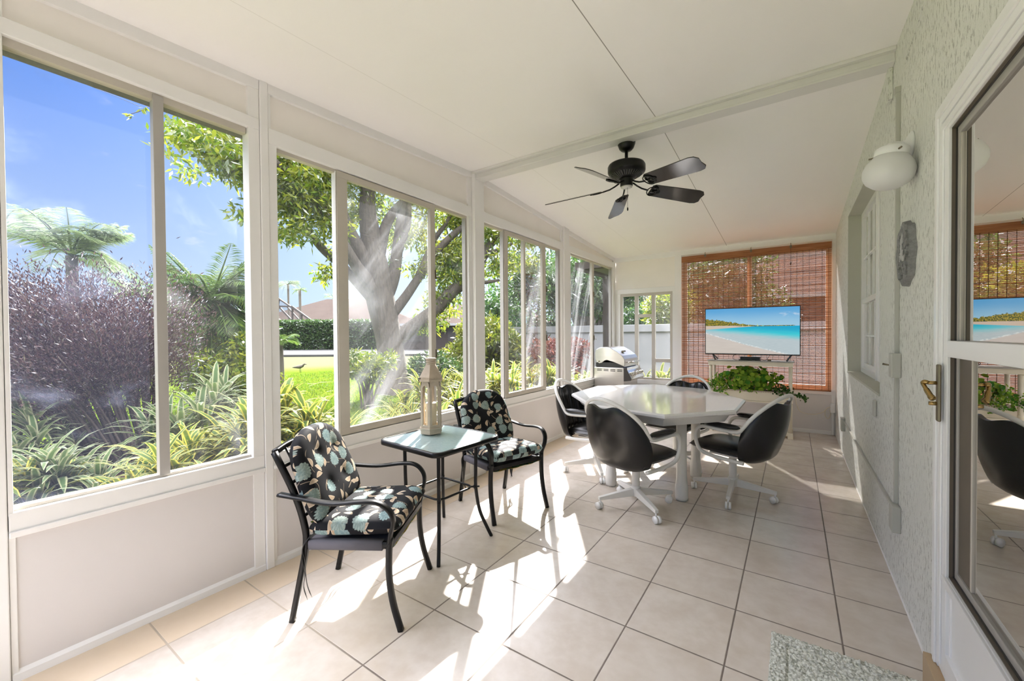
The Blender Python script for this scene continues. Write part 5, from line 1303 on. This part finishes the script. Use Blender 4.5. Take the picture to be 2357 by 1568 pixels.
# roof overhang corner beyond last window
ov = thing('patio_cover', 'beige beam and soffit corner of the patio cover outside the last window', 'patio cover', (-2.6, 5.6, 0))
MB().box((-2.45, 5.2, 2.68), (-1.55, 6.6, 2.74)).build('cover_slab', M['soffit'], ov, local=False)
MB().box((-2.5, 5.15, 2.62), (-1.5, 5.28, 2.76)).box((-2.5, 5.28, 2.62), (-2.38, 6.7, 2.76)).build('beam', M['house'], ov, local=False)
MB().box((-2.49, 6.55, GZ), (-2.39, 6.65, 2.62)).build('post', M['house'], ov, local=False)
# bird on the lawn
bd = thing('bird', 'dark bird standing on the sunny lawn in the second window', 'bird', at(690, 858, 17)); bd.location.z = GZ
bc = Vector((bd.location.x, bd.location.y, GZ+.22)); sx_ = Vector((RT.x, RT.y, 0)).normalized()
q = MB().tube([bc-sx_*.30, bc-sx_*.14+Vector((0, 0, .01)), bc+Vector((0, 0, .02)), bc+sx_*.12+Vector((0, 0, .06)), bc+sx_*.17+Vector((0, 0, .12)), bc+sx_*.21+Vector((0, 0, .14)), bc+sx_*.30+Vector((0, 0, .12))], [.012, .05, .075, .055, .035, .035, .006], 8); q.build('body', M['bark'], bd, local=False)
MB().cyl(bc, bc-Vector((0, 0, .22)), .008, 5).cyl(bc+sx_*.04, bc+sx_*.05-Vector((0, 0, .22)), .008, 5).build('legs', M['dark'], bd, local=False)

# --- striped leaved dracaenas near the windows
def strap_leaf(q, base, az, el, L, W, r):
    d_ = Vector((math.cos(az)*math.cos(el), math.sin(az)*math.cos(el), math.sin(el))); side = Vector((-math.sin(az), math.cos(az), 0)); P = []
    p = Vector(base); N = 5
    vs = []; uvs = []
    for i in range(N+1):
        t = i/N; w_ = W*(math.sin(PI*min(1, .12+.88*t))**.7)*.5 if t < 1 else .0005
        vs += [p-side*w_+Vector((0, 0, w_*.35)), p+side*w_+Vector((0, 0, w_*.35))]; uvs += [(0, t), (1, t)]
        p = p+d_*(L/N); d_ = (d_+Vector((0, 0, -.24-.12*r.random()))).normalized()
    q.add(vs, [(2*i, 2*i+1, 2*i+3, 2*i+2) for i in range(N)], True, uvs)
def dracaena_mesh(seed, nros, H, Rr, L=.30, W=.040):
    r = random.Random(seed); q = MB(); st = MB()
    for k in range(nros):
        a = r.random()*2*PI; rr = Rr*math.sqrt(r.random()); x, y = rr*math.cos(a), rr*math.sin(a); h = H*r.uniform(.45, 1)*(1-.35*(rr/Rr)**2)
        st.tube([(x*.4, y*.4, 0), (x*.8, y*.8, h*.6), (x, y, h)], [.012, .010, .008], 5)
        nl = r.randint(18, 26)
        for j in range(nl):
            strap_leaf(q, (x, y, h-.10*j/nl), j*2.4+r.uniform(-.2, .2), 1.25-1.15*j/nl+r.uniform(-.1, .1), L*r.uniform(.75, 1.15), W*r.uniform(.8, 1.15), r)
    return q, st
protos = [dracaena_mesh(s_, 13, .62, .40) for s_ in (1, 2, 3)]
GRP = 'striped leaved plants in the bed outside the windows'
def dracaena(label, x, y, k, m='leaf_striped', s_=1.0, rz=0):
    t_ = thing('striped_dracaena', label, 'plant', (x, y, GZ), rz, GRP); t_.scale = (s_, s_, s_)
    key = (k, m)
    if key not in PC:
        q, st = protos[k]; a = q.build('leaves', M[m], t_); b2 = st.build('stems', M['stem'], t_); PC[key] = (a.data, b2.data)
    else:
        for nm, me in zip(('leaves', 'stems'), PC[key]):
            o = bpy.data.objects.new(nm, me); C.objects.link(o); o.parent = t_
PC = {}
pl_ = 'leaf_striped_pale'
spots = [
 ('pale striped plant in the lower left corner of the left window', 70, 1010, 3.0, 0, pl_),
 ('pale striped plant at the bottom middle of the left window', 200, 1005, 3.1, 1, pl_),
 ('pale striped plant rising behind the corner one in the left window', 60, 930, 3.9, 2, pl_),
 ('low pale striped plant below the stems of the purple shrub', 285, 1080, 2.9, 2, pl_),
 ('yellow tipped plant low at the left edge of the left window', 55, 1050, 2.7, 1, 'leaf_striped'),
 ('yellow striped plant at the bottom of the right pane of the left window', 455, 955, 3.2, 0, 'leaf_striped'),
 ('taller yellow striped plant beside the post after the left window', 560, 880, 3.7, 1, 'leaf_striped'),
 ('small yellow plant just right of the purple shrub stems', 420, 1000, 3.0, 2, 'leaf_striped'),
 ('low yellow plant at the lower right corner of the left window', 545, 960, 3.0, 0, 'leaf_striped'),
 ('pale yellow plant between the tall one and the purple shrub', 500, 860, 4.6, 2, pl_),
 ('yellow striped plant in the lower left of the second window', 660, 905, 3.5, 2, 'leaf_striped'),
 ('yellow striped plant behind the nearer armchair cushion', 650, 960, 3.2, 1, 'leaf_striped'),
 ('striped plant seen just left of the lantern', 955, 905, 5.0, 0, 'leaf_striped'),
 ('striped plant seen right of the lantern', 1035, 870, 5.3, 1, 'leaf_striped'),
 ('shaded plant behind the lantern top', 1000, 850, 5.8, 2, 'leaf_striped'),
 ('tall striped plant near the lime bush', 1060, 835, 6.4, 0, 'leaf_striped'),
 ('striped plant at the lower left of the third window', 1135, 845, 5.9, 1, 'leaf_striped'),
 ('striped plant rising behind the lower left of the third window', 1140, 810, 6.6, 0, 'leaf_striped'),
 ('striped plant low in the middle of the third window', 1180, 850, 6.0, 2, 'leaf_striped'),
 ('striped plant behind the middle of the third window', 1195, 805, 6.9, 0, 'leaf_striped'),
 ('striped plant seen in the streaked pane of the third window', 1235, 835, 6.7, 1, 'leaf_striped'),
 ('bushy striped plant at the right of the third window', 1275, 845, 7.2, 2, 'leaf_striped'),
 ('striped plant outside the left pane of the last window', 1330, 835, 7.6, 0, 'leaf_striped'),
 ('yellow plant below the right pane of the narrow window', 1530, 845, 7.2, 1, 'leaf_striped'),
]
for i, (lb, u, v, d_, k, m) in enumerate(spots):
    p = at(u, v, d_); dracaena(lb, p.x, p.y, k, m, max(.5, (p.z-GZ)/.72), i*1.7)
# grass blades near the windows (uncountable)
q = MB(); r_ = random.Random(77)
for k in range(26000):
    x = r_.uniform(-15, -3.4); y = r_.uniform(-1, 12)
    if x > -7.2 and y < .2: continue
    h = r_.uniform(.03, .075)
    a = r_.random()*PI; w_ = .012; dx, dy = math.cos(a)*w_, math.sin(a)*w_; lx, ly = r_.uniform(-.03, .03), r_.uniform(-.03, .03)
    q.add([(x-dx, y-dy, GZ), (x+dx, y+dy, GZ), (x+lx, y+ly, GZ+h)], [(0, 1, 2)])
o = q.build('grass', leafmat('grass_blades', (.055, .12, .007), (.17, .20, .022), .5, 1.0), origin=(-9, 5, GZ), recalc=False); tag(o, 'sunlit green grass blades on the lawn outside the windows', 'grass', kind='stuff')

# ================================================================ LIGHT
sund = Vector((.66, -1.08, -1.0)).normalized()      # travel direction
sl = bpy.data.lights.new('sun', 'SUN'); sl.energy = 21.0; sl.angle = math.radians(.8); sl.color = (1.0, .96, .91)
so = bpy.data.objects.new('sun', sl); C.objects.link(so); so.rotation_euler = sund.to_track_quat('-Z', 'Y').to_euler()
UPPER_FILL = 11.2  # extra brightness added to the high, unseen sky to fill the room with light
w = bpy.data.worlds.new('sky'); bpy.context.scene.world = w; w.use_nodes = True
n = NT(w.node_tree); n.n.clear()
dirn = n.node('ShaderNodeTexCoord', out='Generated'); x, y, z = n.split(dirn)
el = z.m('MAXIMUM', 0.0)
c = n.mix(n.step(.0, .62, el.m('POWER', .75)), (.62, .80, 1.0), (.09, .27, .86))
sv = -sund
dt_ = n.node('ShaderNodeVectorMath', {0: dirn, 1: tuple(sv)}, out='Value', operation='DOT_PRODUCT').m('MAXIMUM', 0.0)
glow = dt_.m('POWER', 7.0)
c = n.mix(glow*.55, c, (1.0, .96, .9)); c = n.mix(n.step(.44, .56, z)*.9, c, (.985, .965, 1.0))
# small clouds
q_ = n.xyz(x/(el+.22), y/(el+.22), 0.0)
cl = n.step(.60, .74, n.noise(q_, 2.3, 6, .55))*n.step(.05, .12, el)*n.step(.62, .35, el)
c = n.mix(cl*.8, c, (.92, .94, 1.0))
c = n.mix(n.step(.0, -.05, z), c, (.25, .27, .18))
st = glow*2.0+.80+n.step(.46, .62, z)*UPPER_FILL
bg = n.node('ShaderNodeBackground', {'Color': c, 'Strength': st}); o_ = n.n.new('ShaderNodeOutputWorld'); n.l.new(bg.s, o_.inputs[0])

sc = bpy.context.scene
sc.view_settings.view_transform = 'Standard'; sc.view_settings.look = 'None'; sc.view_settings.gamma = 1; sc.view_settings.exposure = 0.22
try: sc.view_settings.use_curve_mapping = False
except Exception: pass
sc.cycles.caustics_reflective = False; sc.cycles.caustics_refractive = False; sc.cycles.sample_clamp_indirect = 12.0; sc.cycles.max_bounces = 12; sc.cycles.diffuse_bounces = 6; sc.cycles.transparent_max_bounces = 16; sc.cycles.transmission_bounces = 8
